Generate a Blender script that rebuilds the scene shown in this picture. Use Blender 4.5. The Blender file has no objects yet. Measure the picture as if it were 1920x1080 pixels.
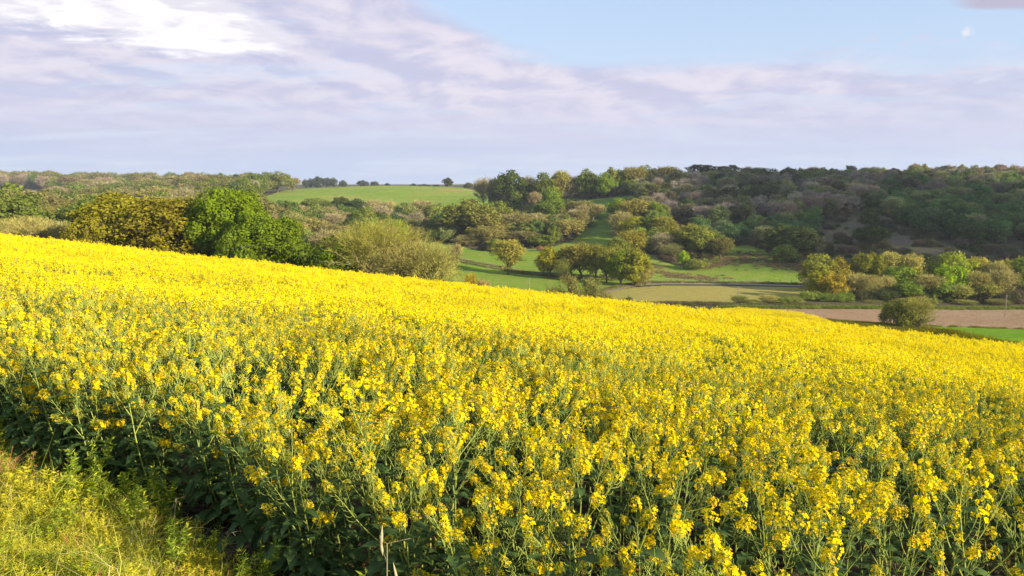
import bpy, math, random
import numpy as np
from mathutils import Vector, Euler, Matrix

R = math.radians
random.seed(7)
rng = np.random.default_rng(11)
scene = bpy.context.scene
COL = scene.collection

# ------------------------------------------------------------------ camera
CAMZ = 2.15
PITCH = math.atan(195 / 1478.0)
cd = bpy.data.cameras.new('camera')
cd.sensor_width = 36.0
cd.lens = 36.0 * 1478 / 1920
cd.clip_start = 0.05
cd.clip_end = 20000
cam = bpy.data.objects.new('camera', cd)
cam.location = (0, 0, CAMZ)
cam.rotation_euler = (math.pi / 2 - PITCH, 0, 0)
COL.objects.link(cam)
scene.camera = cam

# ------------------------------------------------------------------ exposure
scene.view_settings.view_transform = 'Standard'
scene.view_settings.look = 'None'
scene.view_settings.exposure = 1.15
scene.view_settings.gamma = 1.0
scene.view_settings.use_curve_mapping = False
scene.cycles.max_bounces = 6
scene.cycles.diffuse_bounces = 3
scene.cycles.transmission_bounces = 3
scene.cycles.volume_bounces = 0
scene.cycles.transparent_max_bounces = 6

# ------------------------------------------------------------------ sun + sky
SUN_EL = R(19.0)
SUN_AZ = R(33.0)      # how far behind the camera plane the sun stands, on the right
SDIR = Vector((math.cos(SUN_AZ) * math.cos(SUN_EL), -math.sin(SUN_AZ) * math.cos(SUN_EL), math.sin(SUN_EL)))
sd = bpy.data.lights.new('sun', 'SUN')
sd.energy = 4.9
sd.angle = R(0.53)
sd.color = (1.0, 0.87, 0.66)
sun = bpy.data.objects.new('sun', sd)
sun.rotation_euler = SDIR.to_track_quat('Z', 'Y').to_euler()
COL.objects.link(sun)


class NT:
    """small node helper"""
    def __init__(s, tree):
        s.t = tree; s.n = tree.nodes; s.l = tree.links
    def add(s, typ, **kw):
        nd = s.n.new(typ)
        for k, v in kw.items():
            setattr(nd, k, v)
        return nd
    def put(s, sock, v):
        if hasattr(v, 'is_output'):
            s.l.new(v, sock)
        else:
            sock.default_value = v
    def m(s, op, a, b=0.0, c=None, clamp=False):
        nd = s.add('ShaderNodeMath', operation=op, use_clamp=clamp)
        s.put(nd.inputs[0], a); s.put(nd.inputs[1], b)
        if c is not None:
            s.put(nd.inputs[2], c)
        return nd.outputs[0]
    def noise(s, vec, scale, detail=4, rough=.55, dist=0.0, lac=2.0):
        nd = s.add('ShaderNodeTexNoise')
        if vec is not None:
            s.l.new(vec, nd.inputs['Vector'])
        nd.inputs['Scale'].default_value = scale; nd.inputs['Detail'].default_value = detail
        nd.inputs['Roughness'].default_value = rough; nd.inputs['Distortion'].default_value = dist
        nd.inputs['Lacunarity'].default_value = lac
        return nd.outputs['Fac']
    def sstep(s, v, a, b, lo=0.0, hi=1.0):
        nd = s.add('ShaderNodeMapRange', interpolation_type='SMOOTHSTEP')
        s.put(nd.inputs[0], v); s.put(nd.inputs[1], a); s.put(nd.inputs[2], b)
        nd.inputs[3].default_value = lo; nd.inputs[4].default_value = hi
        return nd.outputs[0]
    def mix(s, f, a, b):
        nd = s.add('ShaderNodeMix', data_type='RGBA')
        s.put(nd.inputs[0], f)
        s.put(nd.inputs[6], a if hasattr(a, 'is_output') else (*a, 1) if len(a) == 3 else a)
        s.put(nd.inputs[7], b if hasattr(b, 'is_output') else (*b, 1) if len(b) == 3 else b)
        return nd.outputs[2]
    def mul(s, a, b):
        nd = s.add('ShaderNodeMix', data_type='RGBA', blend_type='MULTIPLY')
        nd.inputs[0].default_value = 1.0
        s.put(nd.inputs[6], a if hasattr(a, 'is_output') else (*a, 1)); s.put(nd.inputs[7], b if hasattr(b, 'is_output') else (*b, 1))
        return nd.outputs[2]
    def grey(s, v):
        nd = s.add('ShaderNodeCombineColor')
        for i in range(3):
            s.put(nd.inputs[i], v)
        return nd.outputs[0]
    def xyz(s, x, y, z=0.0):
        nd = s.add('ShaderNodeCombineXYZ')
        s.put(nd.inputs[0], x); s.put(nd.inputs[1], y); s.put(nd.inputs[2], z)
        return nd.outputs[0]


def build_world():
    w = bpy.data.worlds.new('World'); scene.world = w; w.use_nodes = True
    t = NT(w.node_tree); t.n.clear()
    out = t.add('ShaderNodeOutputWorld'); bg = t.add('ShaderNodeBackground')
    t.l.new(bg.outputs[0], out.inputs[0])
    tc = t.add('ShaderNodeTexCoord')
    sky = t.add('ShaderNodeTexSky', sky_type='NISHITA')
    sky.sun_disc = False; sky.sun_elevation = SUN_EL
    sky.sun_rotation = math.atan2(SDIR.x, SDIR.y)
    sky.air_density = 1.0; sky.dust_density = 0.4; sky.ozone_density = 2.0; sky.altitude = 100
    sep = t.add('ShaderNodeSeparateXYZ'); t.l.new(tc.outputs['Generated'], sep.inputs[0])
    x, y, z = sep.outputs
    el = t.m('MAXIMUM', z, 0.0)
    zz = t.m('ADD', el, 0.10)
    px = t.m('DIVIDE', x, zz); py = t.m('DIVIDE', y, zz)
    # azimuth-like coordinate, 0 straight ahead
    az = t.m('ARCTAN2', x, y)
    n1 = t.noise(t.xyz(t.m('MULTIPLY', px, 0.8), py, 3.1), 0.55, 7, .56, .35)
    n2 = t.noise(t.xyz(t.m('MULTIPLY', px, 0.55), py, 9.7), 1.7, 7, .6, .6)
    n3 = t.noise(t.xyz(px, t.m('MULTIPLY', py, 1.0), 21.0), 3.6, 6, .6, .3)
    n4 = t.noise(tc.outputs['Generated'], 3.0, 5, .55, .2)
    # how high the cloud deck reaches: high on the left, sinking to the right
    edge = t.m('ADD', t.m('MULTIPLY', t.sstep(az, -0.30, 0.08), -0.145), 0.29)
    edge = t.m('ADD', edge, t.m('MULTIPLY', t.sstep(az, 0.15, 0.5), -0.010))
    edge = t.m('ADD', edge, t.m('MULTIPLY', t.m('SUBTRACT', n1, .5), 0.11))
    edge = t.m('ADD', edge, t.m('MULTIPLY', t.m('SUBTRACT', n2, .5), 0.06))
    behind = t.sstep(t.m('ABSOLUTE', az), 1.0, 1.6)
    deck = t.m('MULTIPLY', t.sstep(t.m('SUBTRACT', edge, z), -0.012, 0.03), t.m('SUBTRACT', 1.0, behind))
    holes = t.sstep(n2, 0.30, 0.52, 0.55, 1.0)
    deck = t.m('MULTIPLY', deck, holes)
    # lit relief: the same noise sampled a little towards the light
    zq = t.m('ADD', el, 0.17)
    qx = t.m('DIVIDE', x, zq); qy = t.m('DIVIDE', y, zq)
    pA = t.xyz(t.m('MULTIPLY', qx, 1.9), t.m('MULTIPLY', qy, 1.7), 4.0)
    pB = t.xyz(t.m('ADD', t.m('MULTIPLY', qx, 1.9), .10), t.m('ADD', t.m('MULTIPLY', qy, 1.7), -.16), 4.0)
    rel = t.m('SUBTRACT', t.noise(pA, 1.5, 7, .55, .35), t.noise(pB, 1.5, 7, .55, .35))
    lit = t.sstep(rel, -.13, .14)
    # low down the deck melts into a blue-grey band
    low = t.sstep(z, 0.0, 0.085)
    puff = t.sstep(t.m('ADD', t.m('MULTIPLY', n2, .55), t.m('MULTIPLY', n3, .45)), 0.40, 0.64)
    puff = t.m('MULTIPLY', puff, t.sstep(z, 0.02, 0.12, 0.0, .55))
    greyc = t.mix(low, (.55, .66, .93), (.60, .63, .85))
    cc = t.mix(puff, greyc, (.90, .84, .96))
    # large soft tonal patches in the deck, blue-grey against pinkish
    cc = t.mix(t.sstep(n1, .35, .65, 0.0, .55), cc, (.76, .72, .90))
    cc = t.mix(t.m('MULTIPLY', t.sstep(z, .035, .13), .62), cc, t.mix(lit, (.545, .57, .80), (.95, .87, .95)))
    bluew = t.sstep(t.m('SUBTRACT', t.m('ADD', t.m('MULTIPLY', az, .12), .06), z), -.02, .08)
    cc = t.mix(t.m('MULTIPLY', t.m('SUBTRACT', 1.0, low), .55), cc, (.50, .62, .90))
    # clear sky between: Nishita, scaled, with thin veil
    skyc = t.mul(sky.outputs[0], (.36, .27, .235))
    veil = t.mix(.70, skyc, (.46, .66, .96))
    veil = t.mix(t.sstep(z, .08, .26), t.mix(0.5, veil, (.60, .74, .95)), veil)
    c = t.mix(deck, veil, cc)
    # small pink puffs floating on the right
    sm = t.sstep(t.m('SUBTRACT', t.m('ADD', n3, t.m('MULTIPLY', n4, .5)), t.m('ABSOLUTE', t.m('MULTIPLY', t.m('SUBTRACT', z, .135), 2.8))), .78, .92)
    sm = t.m('MULTIPLY', sm, t.m('MULTIPLY', t.sstep(az, .0, .3), t.m('SUBTRACT', 1.0, behind)))
    c = t.mix(t.m('MULTIPLY', sm, .45), c, (.80, .70, .84))
    # the bright sunlit cumulus bank high on the left
    wlow = t.m('ADD', t.m('MULTIPLY', t.m('ADD', az, .56), -.06), .163)
    nn = t.m('ADD', t.m('MULTIPLY', t.m('SUBTRACT', n2, .5), 0.075), t.m('MULTIPLY', t.m('SUBTRACT', n3, .5), 0.035))
    wl = t.sstep(t.m('ADD', t.m('SUBTRACT', z, wlow), nn), -.004, .012)
    wr = t.sstep(t.m('ADD', t.m('ADD', az, t.m('MULTIPLY', t.m('SUBTRACT', z, .15), 1.34)), t.m('MULTIPLY', nn, 3.0)), -.285, -.235, 1.0, 0.0)
    wh = t.m('MULTIPLY', t.m('MULTIPLY', wl, wr), t.m('SUBTRACT', 1.0, behind))
    wc = t.mix(t.sstep(n3, .38, .6), (.86, .84, .94), (1.25, 1.2, 1.2))
    c = t.mix(wh, c, wc)
    # a dark cloud foot in the top right corner
    dk = t.sstep(t.m('ADD', t.m('ADD', z, t.m('MULTIPLY', t.m('SUBTRACT', az, .53), .15)), t.m('MULTIPLY', nn, .25)), .177, .184)
    c = t.mix(t.m('MULTIPLY', dk, t.m('MULTIPLY', t.sstep(az, .485, .52), t.m('SUBTRACT', 1.0, behind))), c, (.55, .52, .68))
    # one small bright puff under it
    dx = t.m('SUBTRACT', az, .509); dz = t.m('SUBTRACT', z, .159)
    rr = t.m('SQRT', t.m('ADD', t.m('MULTIPLY', dx, dx), t.m('MULTIPLY', t.m('MULTIPLY', dz, dz), 1.6)))
    c = t.mix(t.m('MULTIPLY', t.sstep(t.m('ADD', rr, t.m('MULTIPLY', t.m('SUBTRACT', t.noise(tc.outputs['Generated'], 130.0, 3, .6), .5), .018)), .001, .0095, 1.0, 0.0), t.sstep(n3, .2, .5, .4, .9)), c, (.92, .88, .95))
    t.l.new(c, bg.inputs[0])
    bg.inputs[1].default_value = 0.43


build_world()


# ------------------------------------------------------------------ pixel -> direction helpers (pixels of the 1920x1080 photograph)
CP, SP = math.cos(PITCH), math.sin(PITCH)


def ray(px, py):
    y = 1478 * CP + (540 - py) * SP
    z = (540 - py) * CP - 1478 * SP
    return (px - 960) / y, z / y       # x per metre forward, z per metre forward


# ------------------------------------------------------------------ terrain height
COLS = [
    (0,    [(130, 500), (220, 470), (350, 432), (600, 388), (1000, 357), (1500, 347), (2600, 343)]),
    (260,  [(130, 505), (220, 480), (350, 442), (600, 392), (1000, 361), (1600, 348), (2600, 344)]),
    (520,  [(130, 530), (250, 490), (400, 422), (480, 388), (600, 367), (760, 358), (830, 357), (1100, 358), (2600, 346)]),
    (700,  [(130, 545), (250, 500), (380, 440), (480, 402), (620, 373), (820, 346), (860, 346.5), (1200, 351), (2600, 346)]),
    (880,  [(130, 562), (200, 552), (260, 500), (330, 462), (400, 436), (480, 396), (620, 370), (820, 351), (900, 352), (1200, 353), (2600, 346)]),
    (960,  [(130, 572), (210, 547), (260, 510), (330, 470), (400, 436), (460, 404), (520, 380), (600, 366), (800, 360), (2600, 344)]),
    (1130, [(130, 587), (175, 580), (215, 546), (270, 507), (330, 462), (400, 400), (450, 376), (500, 362), (600, 352), (1000, 348), (2600, 344)]),
    (1300, [(130, 592), (185, 573), (240, 536), (280, 502), (320, 458), (380, 402), (440, 362), (490, 347), (600, 343), (2600, 342)]),
    (1500, [(130, 602), (150, 596), (180, 581), (240, 536), (265, 503), (310, 455), (380, 397), (440, 358), (500, 345), (650, 341), (2600, 342)]),
    (1700, [(75, 672), (100, 648), (125, 631), (150, 613), (185, 582), (240, 540), (265, 492), (310, 450), (380, 395), (440, 362), (500, 345), (650, 341), (2600, 342)]),
    (1920, [(75, 676), (100, 658), (125, 640), (150, 620), (188, 580), (240, 541), (265, 500), (310, 457), (380, 397), (440, 358), (500, 345), (650, 340), (2600, 342)]),
]
LD = np.linspace(math.log(70), math.log(4200), 260)
UC = np.array([ray(px, 345)[0] for px, _ in COLS])
_tab = []
for px, pr in COLS:
    d = np.array([p[0] for p in pr], float)
    z = np.array([CAMZ + p[0] * ray(px, p[1])[1] for p in pr])
    d = np.concatenate([[70], d, [4200]]) if d[0] > 71 else np.concatenate([d, [4200]])
    z0 = z[0] + (6.5 if len(d) > len(z) + 1 else 0)
    z = np.concatenate([[z0], z, [z[-1]]]) if len(d) == len(z) + 2 else np.concatenate([z, [z[-1]]])
    zz = np.interp(LD, np.log(d), z)
    k = np.exp(-0.5 * (np.arange(-9, 10) / 2.6) ** 2); k /= k.sum()
    zp = np.pad(zz, 9, mode='edge')
    _tab.append(np.convolve(zp, k, 'valid'))
UF = np.linspace(-0.75, 0.75, 121)
_tab = np.array(_tab)
TAB = np.array([np.interp(UF, UC, _tab[:, j]) for j in range(len(LD))]).T      # [u, d]
k = np.exp(-0.5 * (np.arange(-6, 7) / 2.4) ** 2); k /= k.sum()
TAB = np.array([np.convolve(np.pad(TAB[:, j], 6, mode='edge'), k, 'valid') for j in range(len(LD))]).T

A0, B0, C0 = 0.107, 0.108, 0.000236


def height(x, y):
    x = np.asarray(x, float); y = np.asarray(y, float)
    yy = np.clip(y, -6, 130); xx = np.clip(x, -90, 110)
    near = -A0 * yy - B0 * xx * np.clip((y + 30) / 30, 0.4, 1) - C0 * np.clip(yy, 0, 200) ** 2
    near = near + 0.05 * np.sin(x * .9 + 1) * np.sin(y * .7) * np.clip(1 - y / 30, 0, 1)
    u = np.clip(x / np.maximum(y, 20), -0.749, 0.749)
    ld = np.clip(np.log(np.maximum(y, 1)), LD[0], LD[-1] - 1e-6)
    fu = (u + 0.75) / 1.5 * 120; iu = np.clip(fu.astype(int), 0, 119); au = fu - iu
    fd = (ld - LD[0]) / (LD[1] - LD[0]); idd = np.clip(fd.astype(int), 0, len(LD) - 2); ad = fd - idd
    t = (TAB[iu, idd] * (1 - au) * (1 - ad) + TAB[iu + 1, idd] * au * (1 - ad) + TAB[iu, idd + 1] * (1 - au) * ad + TAB[iu + 1, idd + 1] * au * ad)
    s0 = np.clip((u - .35) / .2, 0, 1); s = np.clip((y - (70 - 24 * s0)) / 45, 0, 1); s = s * s * (3 - 2 * s)
    h = near * (1 - s) + t * s
    far = np.clip((y - 120) / 150, 0, 1)
    h = h + far * (0.35 * np.sin(x * .043 + y * .021) + 0.22 * np.sin(x * .11 - y * .083 + 2)) * np.clip(1.5 - y / 900, 0, 1)
    return h


def hgt(x, y):
    return float(height(np.array([x]), np.array([y]))[0])


_DS = np.concatenate([np.arange(1, 90, .25), np.exp(np.linspace(math.log(90), math.log(4000), 2600))])


def hit(px, py, dmin=90.0):
    u, t = ray(px, py)
    ds = _DS[_DS >= dmin]
    zr = CAMZ + t * ds
    zg = height(u * ds, ds)
    idx = np.nonzero(zr < zg)[0]
    d = ds[idx[0]] if len(idx) else 1000.0
    return u * d, d


# ------------------------------------------------------------------ tagging
def tag(o, label=None, cat=None, group=None, kind=None):
    if label: o['label'] = label
    if cat: o['category'] = cat
    if group: o['group'] = group
    if kind: o['kind'] = kind
    return o


def new_obj(name, mesh, parent=None, loc=None):
    o = bpy.data.objects.new(name, mesh)
    COL.objects.link(o)
    if parent: o.parent = parent
    if loc is not None: o.location = loc
    return o


# ------------------------------------------------------------------ mesh builder
class MB:
    def __init__(s):
        s.v = []; s.f = []; s.mi = []; s.n = 0; s.c = []
    def add(s, v, f, mi=0, c=None):
        v = np.asarray(v, float).reshape(-1, 3)
        s.v.append(v)
        for q in f:
            s.f.append([int(i) + s.n for i in q]); s.mi.append(mi)
        s.c.append(np.full(len(v), 0.5) if c is None else np.broadcast_to(np.asarray(c, float), (len(v),)))
        s.n += len(v)
    def cards(s, P, mi=0, c=None):
        """P: n x k x 3 polygons"""
        n, k, _ = P.shape
        s.v.append(P.reshape(-1, 3))
        base = np.arange(n)[:, None] * k + np.arange(k)[None] + s.n
        s.f.extend(base.tolist()); s.mi.extend([mi] * n)
        s.c.append(np.full(n * k, .5) if c is None else np.repeat(np.asarray(c, float), k))
        s.n += n * k
    def tube(s, pts, rad, sides=4, mi=0, c=None):
        pts = np.asarray(pts, float); n = len(pts)
        rad = np.broadcast_to(np.asarray(rad, float), (n,))
        tan = np.gradient(pts, axis=0)
        tan /= np.linalg.norm(tan, axis=1)[:, None] + 1e-9
        ref = np.array([0.31, 0.95, 0.05]) if abs(tan[0][1]) < .9 else np.array([1., 0, 0])
        a = np.cross(tan, ref); a /= np.linalg.norm(a, axis=1)[:, None] + 1e-9
        b = np.cross(tan, a)
        ang = np.arange(sides) * 2 * math.pi / sides
        ring = (a[:, None] * np.cos(ang)[None, :, None] + b[:, None] * np.sin(ang)[None, :, None]) * rad[:, None, None] + pts[:, None]
        f = []
        for i in range(n - 1):
            for j in range(sides):
                k2 = (j + 1) % sides
                f.append((i * sides + j, i * sides + k2, (i + 1) * sides + k2, (i + 1) * sides + j))
        s.add(ring.reshape(-1, 3), f, mi, c)
    def mesh(s, name, mats, smooth=False):
        me = bpy.data.meshes.new(name)
        v = np.concatenate(s.v) if s.v else np.zeros((0, 3))
        me.from_pydata(v.tolist(), [], s.f)
        for m in mats: me.materials.append(m)
        me.polygons.foreach_set('material_index', s.mi)
        if smooth: me.polygons.foreach_set('use_smooth', [True] * len(s.f))
        at = me.attributes.new('vary', 'FLOAT', 'POINT')
        at.data.foreach_set('value', np.concatenate(s.c).astype(np.float32))
        me.update()
        return me


def norm(a):
    return a / (np.linalg.norm(a, axis=-1, keepdims=True) + 1e-9)


def rand_dirs(n, r):
    return norm(r.normal(size=(n, 3)))


# ------------------------------------------------------------------ materials
def mat(name):
    m = bpy.data.materials.new(name); m.use_nodes = True
    t = NT(m.node_tree); t.n.clear()
    out = t.add('ShaderNodeOutputMaterial')
    return m, t, out


def leafy(name, col=None, tint=False, transl=.35, var=.35, rough=.6, hue=None, spec=0.0, inst_var=.15, nscale=.5):
    """leaf-like surface: diffuse + translucent, colour varied per leaf ('vary' attribute) and by soft noise"""
    m, t, out = mat(name)
    va = t.add('ShaderNodeAttribute', attribute_name='vary').outputs['Fac']
    if tint:
        base = t.add('ShaderNodeAttribute', attribute_name='tint', attribute_type='INSTANCER').outputs['Color']
    else:
        base = t.mix(0.0, col, col)
    geo = t.add('ShaderNodeNewGeometry')
    nz = t.noise(geo.outputs['Position'], nscale, 2, .5)
    fac = t.m('ADD', t.m('MULTIPLY', t.m('SUBTRACT', va, .5), var * 2), 1.0)
    fac = t.m('MULTIPLY', fac, t.sstep(nz, .3, .7, 1 - var * .5, 1 + var * .5))
    rnd = t.add('ShaderNodeObjectInfo').outputs['Random']
    fac = t.m('MULTIPLY', fac, t.m('ADD', t.m('MULTIPLY', rnd, inst_var * 2), 1 - inst_var))
    c = t.mul(base, t.grey(fac))
    if hue is not None:
        c = t.mix(t.sstep(va, .55, 1.0, 0, .8), c, t.mul(t.mix(0.0, hue, hue), t.grey(fac)))
    d = t.add('ShaderNodeBsdfDiffuse'); t.l.new(c, d.inputs[0])
    tr = t.add('ShaderNodeBsdfTranslucent')
    t.l.new(c, tr.inputs[0])
    mx = t.add('ShaderNodeMixShader'); mx.inputs[0].default_value = transl
    t.l.new(d.outputs[0], mx.inputs[1]); t.l.new(tr.outputs[0], mx.inputs[2])
    res = mx.outputs[0]
    if spec > 0:
        g = t.add('ShaderNodeBsdfGlossy'); g.inputs['Roughness'].default_value = rough
        g.inputs[0].default_value = (1, 1, 1, 1)
        m2 = t.add('ShaderNodeMixShader'); m2.inputs[0].default_value = spec
        t.l.new(res, m2.inputs[1]); t.l.new(g.outputs[0], m2.inputs[2]); res = m2.outputs[0]
    t.l.new(res, out.inputs[0])
    return m


def bark(name, c1, c2):
    m, t, out = mat(name)
    geo = t.add('ShaderNodeNewGeometry')
    nz = t.noise(geo.outputs['Position'], 3.0, 4, .6)
    va = t.add('ShaderNodeAttribute', attribute_name='vary').outputs['Fac']
    c = t.mix(t.sstep(t.m('ADD', t.m('MULTIPLY', nz, .6), t.m('MULTIPLY', va, .4)), .35, .65), c1, c2)
    d = t.add('ShaderNodeBsdfDiffuse'); t.l.new(c, d.inputs[0]); t.l.new(d.outputs[0], out.inputs[0])
    return m


def ground(name, ca, cb, cc, s1=.05, s2=.8, bump=.3, rows=None, patch=None):
    """procedural ground: two noises mixing three colours, optional rows (direction, spacing, colour)"""
    m, t, out = mat(name)
    geo = t.add('ShaderNodeNewGeometry'); P = geo.outputs['Position']
    n1 = t.noise(P, s1, 5, .6); n2 = t.noise(P, s2, 5, .65); n3 = t.noise(P, s2 * 5, 3, .6)
    c = t.mix(t.sstep(n1, .38, .62), ca, cb)
    c = t.mix(t.sstep(n2, .42, .70), c, cc)
    if patch:
        np_ = t.noise(P, patch[0], 6, .7)
        c = t.mix(t.sstep(np_, patch[2], patch[2] + .08), c, patch[1])
    if rows:
        ang, sp, rc, amt = rows
        sep = t.add('ShaderNodeSeparateXYZ'); t.l.new(P, sep.inputs[0])
        q = t.m('ADD', t.m('MULTIPLY', sep.outputs[0], math.cos(ang)), t.m('MULTIPLY', sep.outputs[1], math.sin(ang)))
        q = t.m('ADD', q, t.m('MULTIPLY', n1, 3.0))
        w = t.m('SINE', t.m('MULTIPLY', q, 2 * math.pi / sp))
        c = t.mix(t.m('MULTIPLY', t.sstep(w, .2, 1.0), amt), c, rc)
    c = t.mul(c, t.grey(t.sstep(n3, .25, .75, .78, 1.22)))
    d = t.add('ShaderNodeBsdfDiffuse'); t.l.new(c, d.inputs[0])
    b = t.add('ShaderNodeBump'); b.inputs['Strength'].default_value = bump; b.inputs['Distance'].default_value = .3
    t.l.new(n2, b.inputs['Height']); t.l.new(b.outputs[0], d.inputs['Normal'])
    t.l.new(d.outputs[0], out.inputs[0])
    return m


M = {}
M['petal'] = leafy('petal_yellow', (.88, .66, .008), transl=.40, var=.14, hue=(.86, .54, .006), inst_var=.05)
M['petal_far'] = leafy('petal_yellow_far', (.90, .74, .012), transl=.40, var=.16, inst_var=.05)
M['bud'] = leafy('bud_green', (.30, .33, .03), transl=.2, var=.2)
M['rape_stem'] = leafy('rape_stem', (.34, .40, .085), transl=.25, var=.3)
M['rape_leaf'] = leafy('rape_leaf', (.075, .125, .035), transl=.25, var=.4, spec=.010, rough=.5)
M['dead_leaf'] = leafy('dead_leaf', (.27, .17, .06), transl=.3, var=.4)
M['crown'] = leafy('crown_leaf', tint=True, transl=.36, var=.36, inst_var=.10, nscale=.35)
M['twig'] = leafy('crown_twig', tint=True, transl=.0, var=.45, inst_var=.12, nscale=.35)
M['bark_dark'] = bark('bark_dark', (.07, .055, .04), (.15, .12, .09))
M['bark_pale'] = bark('bark_pale', (.26, .21, .15), (.46, .40, .30))
M['grass_blade'] = leafy('grass_blade', (.50, .56, .07), transl=.5, var=.4, hue=(.58, .48, .15), inst_var=.2)
M['weed'] = leafy('weed_leaf', (.52, .50, .04), transl=.5, var=.3, hue=(.58, .44, .06), inst_var=.2)
M['weed_green'] = leafy('weed_green', (.20, .28, .03), transl=.45, var=.3, hue=(.42, .40, .04), inst_var=.25)
M['straw'] = leafy('straw', (.50, .42, .24), transl=.3, var=.3)
M['redweed'] = leafy('sorrel_spike', (.35, .16, .07), transl=.3, var=.3)
M['wood_post'] = bark('weathered_post', (.20, .17, .13), (.38, .34, .28))
M['pole'] = bark('pole_wood', (.17, .15, .12), (.26, .23, .19))
M['wire'] = bark('wire', (.2, .2, .2), (.28, .28, .28))
M['hedge'] = leafy('low_cover', tint=True, transl=.25, var=.4, inst_var=.2)

# ------------------------------------------------------------------ ground regions (plan polygons)
def plan(poly, dmin=90.0):
    out = []
    for p in poly:
        if len(p) == 3:      # (px, None, distance)
            out.append((ray(p[0], 345)[0] * p[2], p[2]))
        else:
            out.append(hit(p[0], p[1], dmin))
    return np.array(out)


def inside(poly, X, Y):
    r = np.zeros(X.shape, bool)
    n = len(poly); j = n - 1
    for i in range(n):
        xi, yi = poly[i]; xj, yj = poly[j]
        c = ((yi > Y) != (yj > Y)) & (X < (xj - xi) * (Y - yi) / (yj - yi + 1e-12) + xi)
        r ^= c; j = i
    return r


def edge_y(x):
    """front edge of the rape field as seen from the camera: y of the edge at x"""
    x = np.asarray(x, float)
    return np.maximum(4.5 - 0.76 * (x + 1.4) + .12 * np.sin(x * 2.1), -14) + np.where(x < -9, (x + 9) * .5, 0)


FAR = np.array([ray(px, 345)[0] * d for px, d in ((-200, 84), (1200, 84), (1290, 112), (1400, 158), (1500, 152), (1610, 138), (1640, 100), (2150, 72))])
FARD = np.array([84, 84, 112, 158, 152, 120, 62, 38.])


def far_y(x, y):
    u = x / np.maximum(y, 1)
    uu = np.array([ray(px, 345)[0] for px in (-200, 1180, 1290, 1390, 1500, 1580, 1640, 2150)])
    return np.interp(u, uu, FARD)


def in_field(x, y):
    return (y > edge_y(x)) & (y < far_y(x, y)) & (x > -85) & (x < 90)


REG = [
    ('hill_meadow', plan([(470, None, 490), (486, None, 590), (500, None, 650), (528, None, 760), (560, None, 900), (700, None, 900), (860, None, 880), (900, 360), (925, 366), (948, 376), (950, 384), (900, 392), (820, 398), (700, 400), (600, 404), (520, 396)])),
    ('upper_meadow', plan([(1040, 378), (1060, 372), (1130, 372), (1200, 366), (1215, 374), (1170, 392), (1150, 410), (1160, 436), (1135, 462), (1075, 452), (1100, 425), (1105, 398), (1060, 390)])),
    ('valley_meadow', plan([(700, 480), (780, 450), (830, 452), (880, 466), (915, 472), (980, 468), (1040, 462), (1085, 447), (1150, 440), (1180, 470), (1215, 478), (1260, 496), (1310, 502), (1370, 462), (1400, 460), (1440, 470), (1480, 492), (1530, 505), (1700, 520), (1700, 545), (1525, 534), (1240, 531), (1180, 534), (1135, 546), (1100, 572), (860, 575), (780, 560), (700, 540)])),
    ('stubble_field', plan([(1128, 552), (1150, 545), (1185, 539), (1240, 536), (1330, 536), (1600, 541), (1700, 545), (1700, 560), (1600, 563), (1420, 564), (1330, 569), (1200, 573), (1120, 575)])),
    ('ploughed_field', plan([(1290, 592), (1380, 581), (1420, 579.5), (1560, 579.5), (1700, 580), (1960, 580), (2150, 582), (2150, 622), (1960, 619), (1800, 614), (1700, 610), (1600, 606), (1500, 600), (1400, 594)])),
    ('young_crop_field', plan([(1700, 610.5), (1800, 614.5), (1960, 619.5), (2150, 623), (2200, 655), (1960, 647), (1860, 638), (1760, 627), (1700, 618)])),
    ('bracken_slope', plan([(1545, 432), (1570, 425), (1630, 400), (1665, 405), (1690, 440), (1760, 455), (1800, 470), (1780, 490), (1700, 486), (1600, 480), (1540, 470)])),
    ('pale_field', plan([(-60, None, 900), (-40, None, 1060), (50, None, 1080), (72, None, 990), (45, None, 900)])),
]
REG_NAMES = [r[0] for r in REG]


def region(X, Y):
    reg = np.zeros(X.shape, int)
    for i, (nm, poly) in enumerate(REG):
        reg[inside(poly, X, Y)] = i + 1
    f = in_field(X, Y)
    reg[f] = 90
    reg[(Y < edge_y(X) + .15) & (Y < 30)] = 91
    Z = height(X, Y)
    dd = Y * CP - (Z - CAMZ) * SP
    PX = 960 + 1478 * X / np.maximum(dd, .1); PY = 540 - 1478 * (Y * SP + (Z - CAMZ) * CP) / np.maximum(dd, .1)
    mg = (PX > 1480) & (Y > 55) & (Y < 192) & ~f & (PY > 579)
    reg[mg] = 92
    lo = np.interp(PX, [1400, 1640, 1700, 1920, 2200], [594, 606, 610, 617, 624])
    reg[mg & (PY < lo)] = REG_NAMES.index('ploughed_field') + 1
    reg[mg & (PY >= lo + .6) & (PY < np.interp(PX, [1700, 1735, 1920, 2200], [600, 614, 649, 695]))] = REG_NAMES.index('young_crop_field') + 1
    return reg


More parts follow.
